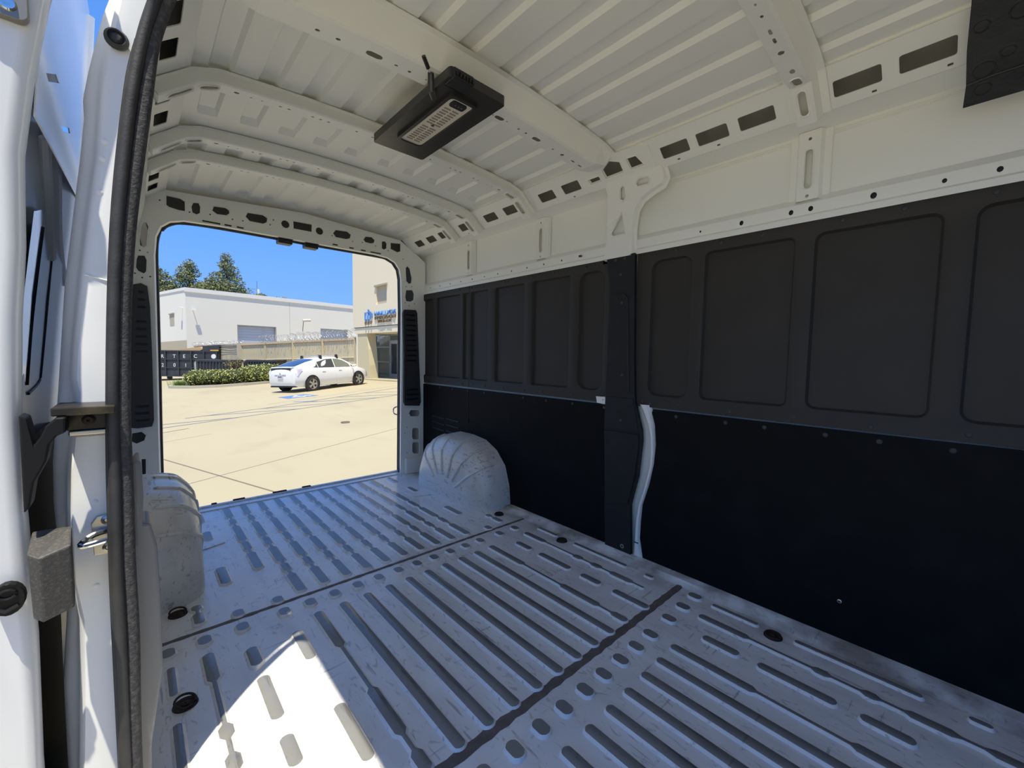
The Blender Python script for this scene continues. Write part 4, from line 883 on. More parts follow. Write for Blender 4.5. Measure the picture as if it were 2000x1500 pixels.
# ---- white warehouse
WW = mat('white_stucco', (0.76, 0.735, 0.65), 0.85, var=0.2, vs=0.5, c2=(0.70, 0.675, 0.59))
WTAN = mat('tan_stucco_band', (0.43, 0.385, 0.28), 0.85)
WG = mat('grey_roller_steel', (0.50, 0.51, 0.54), 0.5, 0.2)
DKJ = mat('wall_joint_grey', (0.38, 0.37, 0.34), 0.9)
c0 = Vector((3.859, 51.28)); e1 = Vector((17.24, 2.4)).normalized(); e2 = Vector((-1.69, 6.7)).normalized(); n1 = Vector((e1.y, -e1.x)); n2 = Vector((-e2.y, e2.x))
wh = thing('warehouse', 'long white flat-roofed warehouse with roller doors behind the fence', 'building', (3.859, 51.28, -1.5))
def wf(e, n): return lambda s_, z, w_: (e.x*s_-n.x*w_, e.y*s_-n.y*w_, z+1.5)      # w inward
f1, f2 = wf(e1, n1), wf(e2, n2)
doors = [(4.37, 8.04, 3.76), (13.17, 16.52, 3.90), (21.5, 25.0, 3.9)]
m = MB(); m.plate([(0, 2.05), (0, 7.07), (30, 7.07), (30, -1.6), (25.0, -1.6), (25.0, 3.9), (21.5, 3.9), (21.5, -1.6), (16.52, -1.6), (16.52, 3.90), (13.17, 3.90), (13.17, -1.6), (8.04, -1.6), (8.04, 3.76), (4.37, 3.76), (4.37, -1.6), (0, -1.6)], [], f1, 0.35)
m.plate([(0, 2.05), (22, 1.55), (22, 7.07), (0, 7.07)], [], f2, 0.3)
q4 = [f1(0, 7.0, 0.2), f1(30, 7.0, 0.2), tuple(Vector(f1(30, 7.0, 0.2))+Vector((e2.x*22, e2.y*22, 0))), f2(22, 7.0, 0.2)]
m.quad(*q4); m.build('wall', WW, wh)
m = MB(); m.plate([(0, -1.6), (22, -2.2), (22, 1.55), (0, 2.05)], [], f2, 0.28); m.build('wall_band', WTAN, wh)
m = MB(); m.plate([(-0.05, 6.72), (30, 6.72), (30, 7.12), (-0.05, 7.12)], [], lambda a, b, w_: f1(a, b, w_-0.10), 0.5); m.build('parapet_cap', mat('bright_cap', (0.74, 0.73, 0.69), 0.8), wh)
m = MB(); m.plate([(-0.05, 6.85), (22, 6.85), (22, 7.12), (-0.05, 7.12)], [], lambda a, b, w_: f2(a, b, w_-0.06), 0.4); m.build('parapet_cap', mat('bright_cap', (0.74, 0.73, 0.69), 0.8), wh)
for a, b, z in doors:
    fr = MB(); fr.plate([(a-0.06, -1.6), (a, -1.6), (a, z), (b, z), (b, -1.6), (b+0.06, -1.6), (b+0.06, z+0.07), (a-0.06, z+0.07)], [], lambda s_, zz, w_: f1(s_, zz, w_-0.03), 0.3)
    d = fr.build('roller_door', mat('door_frame_grey', (0.30, 0.29, 0.28), 0.7), wh)
    for k in range(18):
        z0 = -1.5+k*0.30
        if z0 > z: break
        z1 = min(z0+0.285, z+0.05)
        s_ = MB(); s_.plate([(a, z0), (b, z0), (b, z1), (a, z1)], [], lambda p, zz, w_: f1(p, zz, 0.30+w_), 0.03); s_.build('door_slat', WG, d)
for s_ in (9.57, 19.5):
    m = MB(); m.plate([(s_-0.012, -1.5), (s_+0.012, -1.5), (s_+0.012, 6.7), (s_-0.012, 6.7)], [], lambda a, b, w_: f1(a, b, w_-0.006), 0.02); m.build('wall_joint', DKJ, wh)
m = MB(); m.plate([(2.95, 3.6), (4.05, 3.55), (4.05, 4.72), (2.95, 4.78)], [], lambda a, b, w_: f2(a, b, w_-0.03), 0.05); m.build('wall_vent', mat('vent_tan', (0.42, 0.39, 0.29), 0.8), wh)
m = MB(); m.plate([(2.85, 4.72), (4.15, 4.66), (4.15, 4.74), (2.85, 4.82)], [], lambda a, b, w_: f2(a, b, w_-0.12), 0.12); m.build('vent_hood', mat('vent_tan_hood', (0.40, 0.37, 0.30), 0.8), wh)
for e, fx_, s_, z in ((1, f1, 0.55, 5.05), (2, f2, 0.72, 5.2)):
    m = MB(); m.tube([fx_(s_, z, 0.0), fx_(s_, z+0.05, -0.35)], 0.03, 6); m.plate([(s_-0.16, z-0.1), (s_+0.16, z-0.1), (s_+0.16, z+0.12), (s_-0.16, z+0.12)], [], lambda a, b, w_, g=fx_: g(a, b, -0.5+w_), 0.16); m.build('wall_lamp', WHITE_S, wh)
m = MB(); m.tube([f1(11.0, 3.55, 0.0), f1(10.85, 4.15, -0.5), f1(10.7, 4.6, -0.95)], 0.045, 7); wl = m.build('lamp_arm', mat('lamp_arm_grey', (0.30, 0.28, 0.25), 0.6), wh)
m = MB(); m.tube([f1(10.62, 4.68, -0.95), f1(10.9, 4.72, -1.0), f1(11.45, 4.76, -1.05)], [0.17, 0.20, 0.13], 8, r2=0.15); m.build('lamp_head', mat('lamp_head_grey', (0.55, 0.53, 0.48), 0.4), wl, smooth=True)

# ---- boundary fence and razor wire
FA, FB = Vector((10.9, 27.4)), Vector((6.12, 37.9)); fd_ = (FB-FA).normalized(); FL = (FB-FA).length
PICK = mat('tan_picket_paint', (0.60, 0.52, 0.33), 0.8, var=0.4, vs=2, c2=(0.46, 0.38, 0.24))
fence = thing('picket_fence', 'tall tan picket fence with rusty top rail behind the parked car', 'fence', (10.9, 27.4, gz(10.9, 27.4)))
zb0 = gz(10.9, 27.4)
def ft(s_): 
    """height of the fence top at run s"""
    return 2.06+(1.64-2.06)*s_/FL
def fpt(s_, z, w_=0.0): return (fd_.x*s_+fd_.y*w_, fd_.y*s_-fd_.x*w_, z-zb0)
pk = None
n = int(FL/0.115)
for k in range(n):
    s_ = 0.05+k*0.115
    if pk is None:
        q = MB(); q.box((-0.038, -0.012, 0), (0.038, 0.012, 2.62)); pk = q.build('picket', PICK, fence); o = pk
    else: o = dup(pk, 'picket', fence)
    x, y, _ = fpt(s_, 0, 0.0); o.location = (x, y, ft(s_)-2.62-zb0); o.rotation_euler = (0, 0, math.atan2(fd_.y, fd_.x))
for dz, mt in ((-0.16, mat('rusty_rail', (0.30, 0.22, 0.14), 0.8, var=0.7, vs=3, c2=(0.36, 0.13, 0.05))), (-1.3, PICK), (-2.3, PICK)):
    m = MB(); m.tube([fpt(0, ft(0)+dz, -0.05), fpt(FL, ft(FL)+dz, -0.05)], 0.035, 6); m.build('rail', mt, fence)
for s_ in (0.0, 2.9, 5.8, 8.7, FL):
    m = MB(); a = fpt(s_, 0, -0.06); m.box((a[0]-0.06, a[1]-0.06, -0.5), (a[0]+0.06, a[1]+0.06, ft(s_)-zb0+0.02)); m.build('post', PICK, fence)
wall2 = thing('block_wall', 'tan stucco block wall with dark stains beyond the black bins', 'wall', (FB.x, FB.y, gz(FB.x, FB.y)))
d2 = Vector((-0.36, 0.93)).normalized()
m = MB(); m.plate([(0, -0.4), (6.5, -0.6), (6.5, 2.45), (0, 2.62)], [], lambda s_, z, w_: (d2.x*s_+d2.y*w_, d2.y*s_-d2.x*w_, z), 0.2); m.build('stucco_face', mat('stained_tan_stucco', (0.42, 0.375, 0.27), 0.9, var=0.5, vs=1.2, c2=(0.30, 0.27, 0.20)), wall2)
m = MB(); m.box((-0.22, -0.2, -0.4), (0.14, 0.2, 2.75)); m.build('end_pier', mat('pier_tan', (0.50, 0.45, 0.33), 0.9), wall2, bevel=0.01)
m = MB(); m.plate([(-0.05, 2.58), (6.5, 2.42), (6.5, 2.52), (-0.05, 2.68)], [], lambda s_, z, w_: (d2.x*s_+d2.y*(w_-0.05), d2.y*s_-d2.x*(w_-0.05), z), 0.3); m.build('coping', mat('coping_tan', (0.46, 0.42, 0.31), 0.9), wall2)
WIRE = mat('galvanised_wire', (0.42, 0.42, 0.41), 0.45, 0.7)
rz_ = thing('razor_wire', 'coiled galvanised razor wire along the fence top', 'wire', (10.9, 27.4, gz(10.9, 27.4)))
def coil(pf, L_, r, turns, nm, par, wr=0.011, jit=0.06):
    P = []
    for k in range(int(turns*14)+1):
        t = k/14*2*PI; s_ = L_*k/(turns*14)
        rr = r*(1+jit*math.sin(k*0.37)); P.append(pf(s_+0.25*math.sin(t)*0.6, rr*math.cos(t)+jit*math.sin(k*0.21), rr*math.sin(t)*0.9))
    q = MB(); q.tube(P, wr, 4); return q.build(nm, WIRE, par)
coil(lambda s_, a, b: fpt(s_, ft(min(max(s_, 0), FL))+0.22+b, a), FL*0.8, 0.29, 26, 'wire_coil', rz_)
coil(lambda s_, a, b: fpt(s_+0.2, ft(min(max(s_, 0), FL))+0.30+b, a+0.1), FL*0.55, 0.30, 16, 'wire_coil', rz_, 0.010, 0.12)
rz2 = thing('razor_wire', 'sagging tangle of wire strands along the stained block wall top', 'wire', (FB.x, FB.y, gz(FB.x, FB.y)))
coil(lambda s_, a, b: (d2.x*s_+d2.y*a, d2.y*s_-d2.x*a, 2.78-0.026*s_+b*0.7), 6.3, 0.26, 20, 'wire_coil', rz2, 0.010, 0.2)
for k in range(4):
    m = MB(); m.tube(smooth_path([(d2.x*s_-0.12, d2.y*s_-0.05, 2.35+0.17*k-0.02*s_+0.05*math.sin(s_*2+k)) for s_ in (0, 1.3, 2.6, 3.9, 5.2, 6.4)], 4), 0.010, 4); m.build('wire_strand', WIRE, rz2)

# ---- tan office building with shop sign
TAN = mat('tan_office_stucco', (0.80, 0.715, 0.52), 0.85, var=0.15, vs=0.6, c2=(0.75, 0.665, 0.48))
TAN2 = mat('olive_column_stucco', (0.62, 0.54, 0.34), 0.85)
ALU = mat('anodised_aluminium', (0.42, 0.43, 0.45), 0.4, 0.6)
GLASS = mat('green_tinted_glass', (0.11, 0.165, 0.155), 0.06, spec=0.8)
GLASSD = mat('dark_glass_pane', (0.04, 0.045, 0.05), 0.05, spec=0.8)
A0 = Vector((10.668, 27.044)); fdv = Vector((0.047, -0.999)); nin = Vector((0.999, 0.047))     # nin points into the building
ob = thing('office_building', 'tan two storey office building with a blue lettered sign over its glass entrance', 'building', (10.668, 27.044, -0.55))
fo = lambda s_, z, w_: (fdv.x*s_+nin.x*w_, fdv.y*s_+nin.y*w_, z+0.55)
m = MB(); m.plate([(-0.15, 2.68), (14, 2.68), (14, 8.2), (-0.15, 8.2)], [rrect(3.02, 3.95, 4.30, 5.0, 0.01, 1)], fo, 0.4)
m.grid([[fo(-0.15, z, 0.0), fo(-0.15, z, 12.0)] for z in (2.68, 8.2)]); m.quad(fo(-0.15, 2.68, 0), fo(14, 2.68, 0), fo(14, 2.68, 12), fo(-0.15, 2.68, 12)); m.quad(fo(-0.15, 8.1, 0), fo(14, 8.1, 0), fo(14, 8.1, 12), fo(-0.15, 8.1, 12))
m.build('upper_wall', TAN, ob)
m = MB(); m.plate([(0.05, 2.28), (14, 2.28), (14, 2.64), (0.05, 2.64)], [], lambda a, b, w_: fo(a, b, 0.04+w_), 1.4); m.build('soffit_band', TAN, ob)
m = MB(); m.plate([(-0.15, 2.64), (14, 2.64), (14, 2.70), (-0.15, 2.70)], [], lambda a, b, w_: fo(a, b, 0.06+w_), 0.2); m.build('shadow_reveal', mat('reveal_olive', (0.30, 0.26, 0.17), 0.9), ob)
m = MB(); m.plate([(3.02, 3.95), (4.30, 3.95), (4.30, 5.0), (3.02, 5.0)], [], lambda a, b, w_: fo(a, b, 0.10+w_), 0.05); wn = m.build('upper_window', mat('beige_blind', (0.47, 0.42, 0.31), 0.7), ob)
m = MB(); m.plate([(2.90, 4.98), (4.42, 4.98), (4.42, 5.08), (2.90, 5.08)], [], lambda a, b, w_: fo(a, b, -0.08+w_), 0.2); m.build('window_hood', mat('hood_tan', (0.40, 0.35, 0.24), 0.8), wn)
m = MB(); m.plate([(0.32, -0.9), (2.02, -0.9), (1.98, 0.3), (1.86, 1.3), (1.68, 2.0), (1.62, 2.30), (0.32, 2.30)], [], lambda a, b, w_: fo(a, b, 0.08+w_), 0.55); m.build('column', TAN2, ob, bevel=0.01)
fs = lambda s_, z, w_: fo(s_, z, 1.5+w_)
m = MB(); m.plate([(-1.5, -0.9), (14, -0.9), (14, 2.5), (-1.5, 2.5)], [rrect(-0.05, -0.62, 6.0, 2.28, 0.01, 1)], lambda a, b, w_: fs(a, b, 0.10+w_), 0.2); m.build('entrance_wall', TAN, ob)
sf = MB()
for a, b, c, d in ((-0.08, -0.62, 0.02, 2.3), (-0.08, 2.2, 6.0, 2.3), (-0.08, -0.62, 6.0, -0.5), (-0.08, 1.42, 1.85, 1.50), (-0.08, 0.45, 1.85, 0.53), (1.80, -0.62, 1.90, 2.3), (1.80, 1.78, 3.0, 1.9), (2.95, -0.62, 3.05, 2.3), (4.4, -0.62, 4.5, 2.3)):
    sf.plate([(a, b), (c, b), (c, d), (a, d)], [], fs, 0.08)
stf = sf.build('storefront_frame', ALU, ob)
for a, b, c, d in ((0.02, -0.5, 1.80, 0.45), (0.02, 0.53, 1.80, 1.42), (0.02, 1.50, 1.80, 2.2), (1.90, 1.9, 2.95, 2.2), (3.05, -0.5, 4.4, 2.2), (4.5, -0.5, 6.0, 2.2)):
    m = MB(); m.plate([(a, b), (c, b), (c, d), (a, d)], [], lambda p, z, w_: fs(p, z, 0.035+w_), 0.012); m.build('glass_pane', GLASS, stf)
m = MB(); m.plate([(1.92, -0.5), (2.93, -0.5), (2.93, 1.76), (1.92, 1.76)], [rrect(2.05, -0.25, 2.80, 1.66, 0.01, 1)], lambda a, b, w_: fs(a, b, -0.01+w_), 0.05); dr = m.build('glass_door', ALU, ob)
m = MB(); m.plate([(2.05, -0.25), (2.80, -0.25), (2.80, 1.66), (2.05, 1.66)], [], lambda p, z, w_: fs(p, z, 0.02+w_), 0.01); m.build('door_pane', GLASSD, dr)
m = MB(); m.tube([fs(1.985, 0.45, -0.06), fs(1.985, 0.95, -0.06)], 0.02, 6); m.build('pull_handle', CHROME, dr)
m = MB(); m.plate([(-1.6, -0.62), (6.2, -0.62), (6.2, -0.42), (-1.6, -0.62)], [], lambda a, b, w_: fo(a, b, -0.5+w_), 2.4); m.build('entrance_step', CONC, ob)
gt_ = thing('side_gate', 'narrow tan barred gate between the column and the glass entrance', 'gate', (11.75, 27.35, gz(11.75, 27.35)))
for k in range(7):
    m = MB(); m.box((0.1+k*0.10, -0.02, 0.0), (0.14+k*0.10, 0.02, 2.35)); m.build('gate_bar', PICK, gt_)
for z in (0.15, 1.2, 2.2):
    m = MB(); m.box((0.08, -0.03, z), (0.78, 0.03, z+0.06)); m.build('gate_rail', PICK, gt_)

def text(body, size, mt, par, name, origin, xd_, yd_, ext=0.02, align='LEFT', width=None):
    cu = bpy.data.curves.new(name, 'FONT'); cu.body = body; cu.size = size; cu.extrude = ext; cu.align_x = align; cu.resolution_u = 3
    t = bpy.data.objects.new('tmp_text', cu); COL.objects.link(t); bpy.context.view_layer.update()
    me = bpy.data.meshes.new_from_object(t.evaluated_get(bpy.context.evaluated_depsgraph_get())); bpy.data.objects.remove(t); bpy.data.curves.remove(cu)
    xs = [v.co.x for v in me.vertices]; sx = 1.0
    if width and align == 'LEFT': sx = width/(max(xs)-min(xs))
    X, Yv = Vector(xd_), Vector(yd_); Zv = X.cross(Yv)
    for v in me.vertices: v.co = Vector(origin)+X*v.co.x*sx+Yv*v.co.y+Zv*v.co.z
    me.materials.clear(); me.materials.append(mt)
    o = bpy.data.objects.new(name, me); COL.objects.link(o); o.parent = par; return o
SBLUE = mat('sign_blue', (0.10, 0.26, 0.62), 0.4); SBROWN = mat('sign_bronze', (0.22, 0.15, 0.085), 0.5); SLB = mat('sign_light_blue', (0.30, 0.55, 0.88), 0.4)
X3 = (fdv.x, fdv.y, 0)
text('HAILUCK', 0.34, SBLUE, ob, 'sign_lettering', fo(2.86, 3.29, -0.04), X3, (0, 0, 1), 0.035, width=2.5)
text('PRECISION', 0.26, SBROWN, ob, 'sign_lettering', fo(2.90, 3.06, -0.04), X3, (0, 0, 1), 0.03, width=2.4)
text('TECH INC', 0.21, SBROWN, ob, 'sign_lettering', fo(3.25, 2.86, -0.04), X3, (0, 0, 1), 0.03, width=1.65)
def lb(a, b, c, d, mt, nm='sign_logo'):
    m = MB(); m.plate([(a, b), (c, b), (c, d), (a, d)], [], lambda p, z, w_: fo(p, z, -0.07+w_), 0.06); m.build(nm, mt, ob)
lb(1.62, 3.05, 1.78, 3.55, SBLUE); lb(1.80, 3.12, 2.30, 3.34, SLB); lb(2.02, 3.02, 2.14, 3.52, SBLUE); lb(2.28, 3.16, 2.42, 3.56, SBLUE); lb(2.48, 3.2, 2.60, 3.46, SBLUE); lb(1.92, 3.50, 2.30, 3.57, SBLUE)
lb(1.64, 2.80, 1.75, 3.0, SBROWN); lb(2.02, 2.80, 2.12, 2.99, SBROWN); lb(2.36, 2.82, 2.46, 3.0, SBROWN)
m = MB(); m.plate(circ(2.10, 3.66, 0.07, 12), [], lambda p, z, w_: fo(p, z, -0.07+w_), 0.06); m.build('sign_logo', SBLUE, ob)

# ---- roll-off container and bins
DUMP = mat('black_container_paint', (0.028, 0.030, 0.036), 0.5, var=0.4, vs=3, c2=(0.07, 0.07, 0.075))
ro_ = thing('rolloff_container', 'big black open-top waste container with white letters at far left', 'container', (1.598, 43.291, gz(1.6, 43.3)))
dv = Vector((0.744, -0.668)); dn = Vector((0.668, 0.744)); zr0 = gz(1.6, 43.3)
fr_ = lambda s_, z, w_: (dv.x*s_+dn.x*w_, dv.y*s_+dn.y*w_, z-zr0)
m = MB(); top = lambda s_: 1.0+0.02*s_
m.plate([(-4, -1.1), (4.55, -1.0), (4.62, 1.06), (-4, 1.0)], [], fr_, 0.08)
m.plate([(-4, -1.1), (4.55, -1.0), (4.62, 1.06), (-4, 1.0)], [], lambda a, b, w_: fr_(a, b, 2.3+w_), 0.08)
m.quad(fr_(4.58, -1.0, 0), fr_(4.58, -1.0, 2.3), fr_(4.62, 1.5, 2.3), fr_(4.62, 1.5, 0)); m.quad(fr_(-4, -1.1, 0), fr_(-4, -1.1, 2.3), fr_(-4, 1.0, 2.3), fr_(-4, 1.0, 0)); m.quad(fr_(-4, -1.05, 0), fr_(4.58, -1.0, 0), fr_(4.58, -1.0, 2.3), fr_(-4, -1.05, 2.3))
m.build('shell', DUMP, ro_)
m = MB(); m.plate([(3.3, 1.0), (4.65, 1.03), (4.65, 1.52), (3.35, 1.42)], [], lambda a, b, w_: fr_(a, b, -0.03+w_), 2.35); m.build('end_hood', DUMP, ro_)
m = MB(); m.plate([(3.95, 1.03), (4.6, 1.04), (4.6, 1.13), (3.95, 1.12)], [], lambda a, b, w_: fr_(a, b, -0.05+w_), 0.03); m.build('yellow_plate', mat('yellow_reflector', (0.65, 0.42, 0.03), 0.5), ro_)
for k in range(9):
    s_ = -3.75+k*1.02
    m = MB(); m.plate([(s_, -1.05), (s_+0.1, -1.05), (s_+0.1, 0.98), (s_, 0.98)], [], lambda a, b, w_: fr_(a, b, -0.08+w_), 0.09); m.build('side_rib', DUMP, ro_)
for z in (0.98, 0.33, -0.35, -1.02):
    m = MB(); m.plate([(-4, z-0.04), (4.58, z-0.02), (4.58, z+0.06), (-4, z+0.04)], [], lambda a, b, w_: fr_(a, b, -0.06+w_), 0.07); m.build('side_rail', DUMP, ro_)
m = MB(); m.plate([(-3.9, 0.90), (2.6, 0.93), (3.3, 1.18), (2.9, 1.32), (2.2, 1.26), (1.2, 1.08), (-3.9, 1.02)], [], lambda a, b, w_: fr_(a, b, 0.2+w_), 1.9); m.build('cardboard_load', mat('cardboard', (0.52, 0.36, 0.18), 0.9), ro_)
for k in range(3):
    m = MB(); a = fr_(-2.5+k*2.8, -1.15, 0.4); m.lathe([(0.0, -0.1), (0.18, -0.1), (0.18, 0.1), (0, 0.1)], 14, 0, Matrix.Translation(a) @ Matrix.Rotation(PI/2, 4, 'X')); m.build('skid_roller', DUMP, ro_)
LET = mat('white_letter_paint', (0.72, 0.72, 0.70), 0.6)
Xr = (dv.x, dv.y, 0)
for ch, s_, z in (('R', 0.0, 0.42), ('T', 0.95, 0.43), ('E', 1.75, 0.44), ('C', 2.60, 0.46), ('2', 0.02, -0.28), ('0', 0.96, -0.27), ('1', 1.85, -0.27)):
    text(ch, 0.40, LET, ro_, 'painted_letter', fr_(s_, z, -0.02), Xr, (0, 0, 1), 0.008)
m = MB(); m.plate(circ(4.18, 0.60, 0.19, 16), [], lambda a, b, w_: fr_(a, b, -0.02+w_), 0.02); m.build('round_emblem', LET, ro_)

def bin_(name, label, p0, p1, zt, mt, endmt, group):
    a, b = Vector(p0), Vector(p1); d = (b-a).normalized(); nb = Vector((-d.y, d.x)); Ln = (b-a).length; z0 = gz(a.x, a.y)
    t = thing(name, label, 'bin', (a.x, a.y, z0), (0, 0, 0), group)
    g = lambda s_, z, w_: (d.x*s_+nb.x*w_, d.y*s_+nb.y*w_, z-z0)
    q = MB(); q.plate([(0.1, z0+0.12), (Ln-0.1, z0+0.12), (Ln, zt-0.10), (0, zt-0.10)], [], g, 1.1); q.build('bin_body', mt, t, bevel=0.02)
    q = MB(); q.plate([(-0.03, zt-0.14), (Ln+0.03, zt-0.14), (Ln+0.03, zt), (-0.03, zt)], [], lambda s_, z, w_: g(s_, z, -0.05+w_), 1.25); q.build('bin_lid', mt, t, bevel=0.02)
    for k in range(11):
        s_ = 0.12+(Ln-0.3)*k/10
        q = MB(); q.plate([(s_, z0+0.2), (s_+0.06, z0+0.2), (s_+0.06, zt-0.16), (s_, zt-0.16)], [], lambda s2, z, w_: g(s2, z, -0.05+w_), 0.06); q.build('bin_rib', mt, t)
    q = MB(); q.quad(g(-0.02, z0+0.15, 0.0), g(-0.02, zt-0.02, 0.0), g(-0.55, zt-0.25, 0.55), g(-0.55, z0+0.3, 0.55)); q.quad(g(-0.02, zt-0.02, 0), g(-0.02, zt+0.0, 1.1), g(-0.55, zt-0.24, 1.1), g(-0.55, zt-0.25, 0.55)); q.quad(g(-0.55, zt-0.25, 0.55), g(-0.55, zt-0.25, 1.1), g(-0.55, z0+0.3, 1.1), g(-0.55, z0+0.3, 0.55)); q.build('bin_end', endmt, t)
bin_('front_load_bin', 'black ribbed rubbish bin with a white end behind the left hedge', (3.20, 36.35), (5.05, 34.65), 0.42, DUMP, WHITE_S, None)
bin_('front_load_bin', 'black rubbish bin behind the right hedge nearest the car', (5.80, 33.95), (7.39, 32.52), 0.46, DUMP, DUMP, None)

# ---- planter, hedges, trees
KERB = mat('grey_kerb_concrete', (0.42, 0.39, 0.31), 0.9)
isl = [(1.40, 30.9), (2.2, 29.0), (3.3, 28.1), (4.6, 27.9), (6.2, 28.3), (7.4, 28.9), (7.2, 30.6), (5.2, 32.4), (2.9, 34.0), (1.7, 33.0)]
pt = thing('planter_kerb', 'low grey concrete kerb edging the planting bed', 'kerb', (4.0, 30.5, gz(4.0, 30.5)))
m = MB(); g0 = gz(4.0, 30.5); n = len(isl); inn = grow(isl, -0.16)
lo = [(a-4.0, b-30.5, gz(a, b)-g0-0.05) for a, b in isl]; hi = [(a-4.0, b-30.5, gz(a, b)-g0+0.15) for a, b in isl]; ii = [(a-4.0, b-30.5, gz(a, b)-g0+0.15) for a, b in inn]; il = [(a-4.0, b-30.5, gz(a, b)-g0+0.05) for a, b in inn]
m.grid([lo, hi, ii, il], 0, True); m.build('kerb_ring', KERB, pt, bevel=0.01)
m = MB(); tr = tessellate_polygon([[Vector((a, b, 0)) for a, b in inn]]); m.add([(a-4.0, b-30.5, gz(a, b)-g0+0.08) for a, b in inn], [tuple(t) for t in tr]); m.build('soil', mat('bark_soil', (0.12, 0.09, 0.06), 0.95), pt)
def leaves(blobs, count, size, mt, name, par, dark=None, flat=1.0, tilt=None):
    """a crown of small separate leaves on the surface of overlapping ellipsoids"""
    q = MB(); tot = sum(b[3]*b[5] for b in blobs)
    for (x, y, z, rx, ry, rz) in blobs:
        for k in range(int(count*rx*rz/tot)):
            u = random.uniform(-1, 1); t = random.uniform(0, 2*PI); s_ = math.sqrt(1-u*u); rr = random.uniform(0.72, 1.06)
            d = Vector((s_*math.cos(t), s_*math.sin(t), u)); p = Vector((x+rx*d.x*rr, y+ry*d.y*rr, z+rz*d.z*rr))
            a = Vector((random.gauss(0, 1), random.gauss(0, 1), random.gauss(0, 1)*0.7)).normalized()
            b = a.cross(d+Vector((random.gauss(0, .5), random.gauss(0, .5), random.gauss(0, .5)))); b.normalize()
            L_ = size*random.uniform(0.6, 1.4); Wd = L_*0.42
            q.add([p-a*L_*0.5, p+b*Wd*0.5, p+a*L_*0.5, p-b*Wd*0.5], [(0, 1, 2, 3)], random.choice((0, 0, 1, 2)))
    return q.build(name, mt, par, kind='stuff')
LEAF = [mat('hedge_leaf_green', (0.38, 0.42, 0.09), 0.5), mat('hedge_leaf_yellow', (0.58, 0.54, 0.17), 0.5), mat('hedge_leaf_dark', (0.17, 0.21, 0.06), 0.5)]
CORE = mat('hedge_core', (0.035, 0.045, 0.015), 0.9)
def hedge(label, pts, h, d):
    x0, y0 = pts[0]; z0 = gz(x0, y0)
    t = thing('hedge', label, 'hedge', (x0, y0, z0))
    bl = []
    for (a, b), (c, e) in zip(pts, pts[1:]):
        for k in range(4):
            f = (k+0.5)/4; x = a+(c-a)*f; y = b+(e-b)*f
            bl.append((x-x0, y-y0, gz(x, y)-z0+h*0.52, d*0.62, d*0.62, h*random.uniform(0.46, 0.56)))
    leaves(bl, 5200, 0.11, LEAF, 'foliage', t)
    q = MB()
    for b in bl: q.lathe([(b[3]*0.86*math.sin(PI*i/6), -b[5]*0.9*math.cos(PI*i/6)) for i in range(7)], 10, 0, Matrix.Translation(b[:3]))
    q.build('dark_core', CORE, t, smooth=True)  # solid dark core, shade between the leaves put into its colour
hedge('yellow green clipped hedge in front of the white-ended bin', [(2.55, 31.2), (3.4, 30.0), (4.55, 29.2)], 0.98, 0.95)
hedge('yellow green clipped hedge beside the rear of the white car', [(4.95, 29.3), (5.7, 28.75), (6.45, 28.9)], 1.12, 0.95)
gtuft = thing('grass_tuft', 'bright green grass tuft at the left tip of the planting bed', 'grass', (1.95, 31.0, gz(1.95, 31.0)+0.08))
m = MB()
for k in range(160):
    a = random.uniform(0, 2*PI); r_ = random.uniform(0, 0.42); l_ = random.uniform(0.25, 0.5); x, y = r_*math.cos(a)*1.3, r_*math.sin(a)
    m.add([(x-0.012, y, 0), (x+0.012, y, 0), (x+0.25*math.cos(a)*l_, y+0.25*math.sin(a)*l_, l_)], [(0, 1, 2)])
m.build('blades', mat('grass_green', (0.17, 0.28, 0.04), 0.6), gtuft, kind='stuff')
dp = thing('dry_shrub', 'small half bare brown shrub rising above the left hedge', 'shrub', (4.55, 31.2, gz(4.55, 31.2)))
m = MB(); random.seed(3); tips = []
for k in range(7):
    a = random.uniform(0, 2*PI); tp = (0.35*math.cos(a), 0.35*math.sin(a), random.uniform(1.15, 1.55)); tips.append(tp); m.tube([(0, 0, 0), (tp[0]*0.5, tp[1]*0.5, 0.8), tp], 0.012, 5)
m.build('stems', mat('dry_stem', (0.17, 0.11, 0.07), 0.8), dp)
leaves([(t[0], t[1], t[2]-0.08, 0.2, 0.2, 0.22) for t in tips], 420, 0.07, [mat('dry_leaf', (0.22, 0.16, 0.08), 0.7), LEAF[0], mat('dry_leaf_dark', (0.12, 0.09, 0.05), 0.7)], 'foliage', dp)
PINE = [mat('pine_green', (0.15, 0.18, 0.065), 0.6), mat('pine_yellow_green', (0.29, 0.29, 0.10), 0.6), mat('pine_dark', (0.07, 0.09, 0.05), 0.7)]
BARK = mat('pine_bark', (0.12, 0.085, 0.06), 0.9)
def tree(label, x, y, top, blobs, count=3600, sz=0.55):
    count = int(count*1.8); sz *= 0.68
    z0 = gz(x, y); t = thing('pine_tree', label, 'tree', (x, y, z0))
    m = MB(); m.tube([(0, 0, 0), (0.15, 0, (top-z0)*0.5), (0, 0.1, top-z0-2.5)], [0.35, 0.25, 0.06], 8)
    for b in blobs: m.tube([(0, 0, b[2]-1.5-z0), (b[0]*0.9, b[1]*0.9, b[2]-z0)], [0.12, 0.03], 5)
    m.build('trunk', BARK, t)
    leaves([(b[0], b[1], b[2]-z0, b[3], b[4], b[5]) for b in blobs], count, sz, PINE, 'foliage', t)
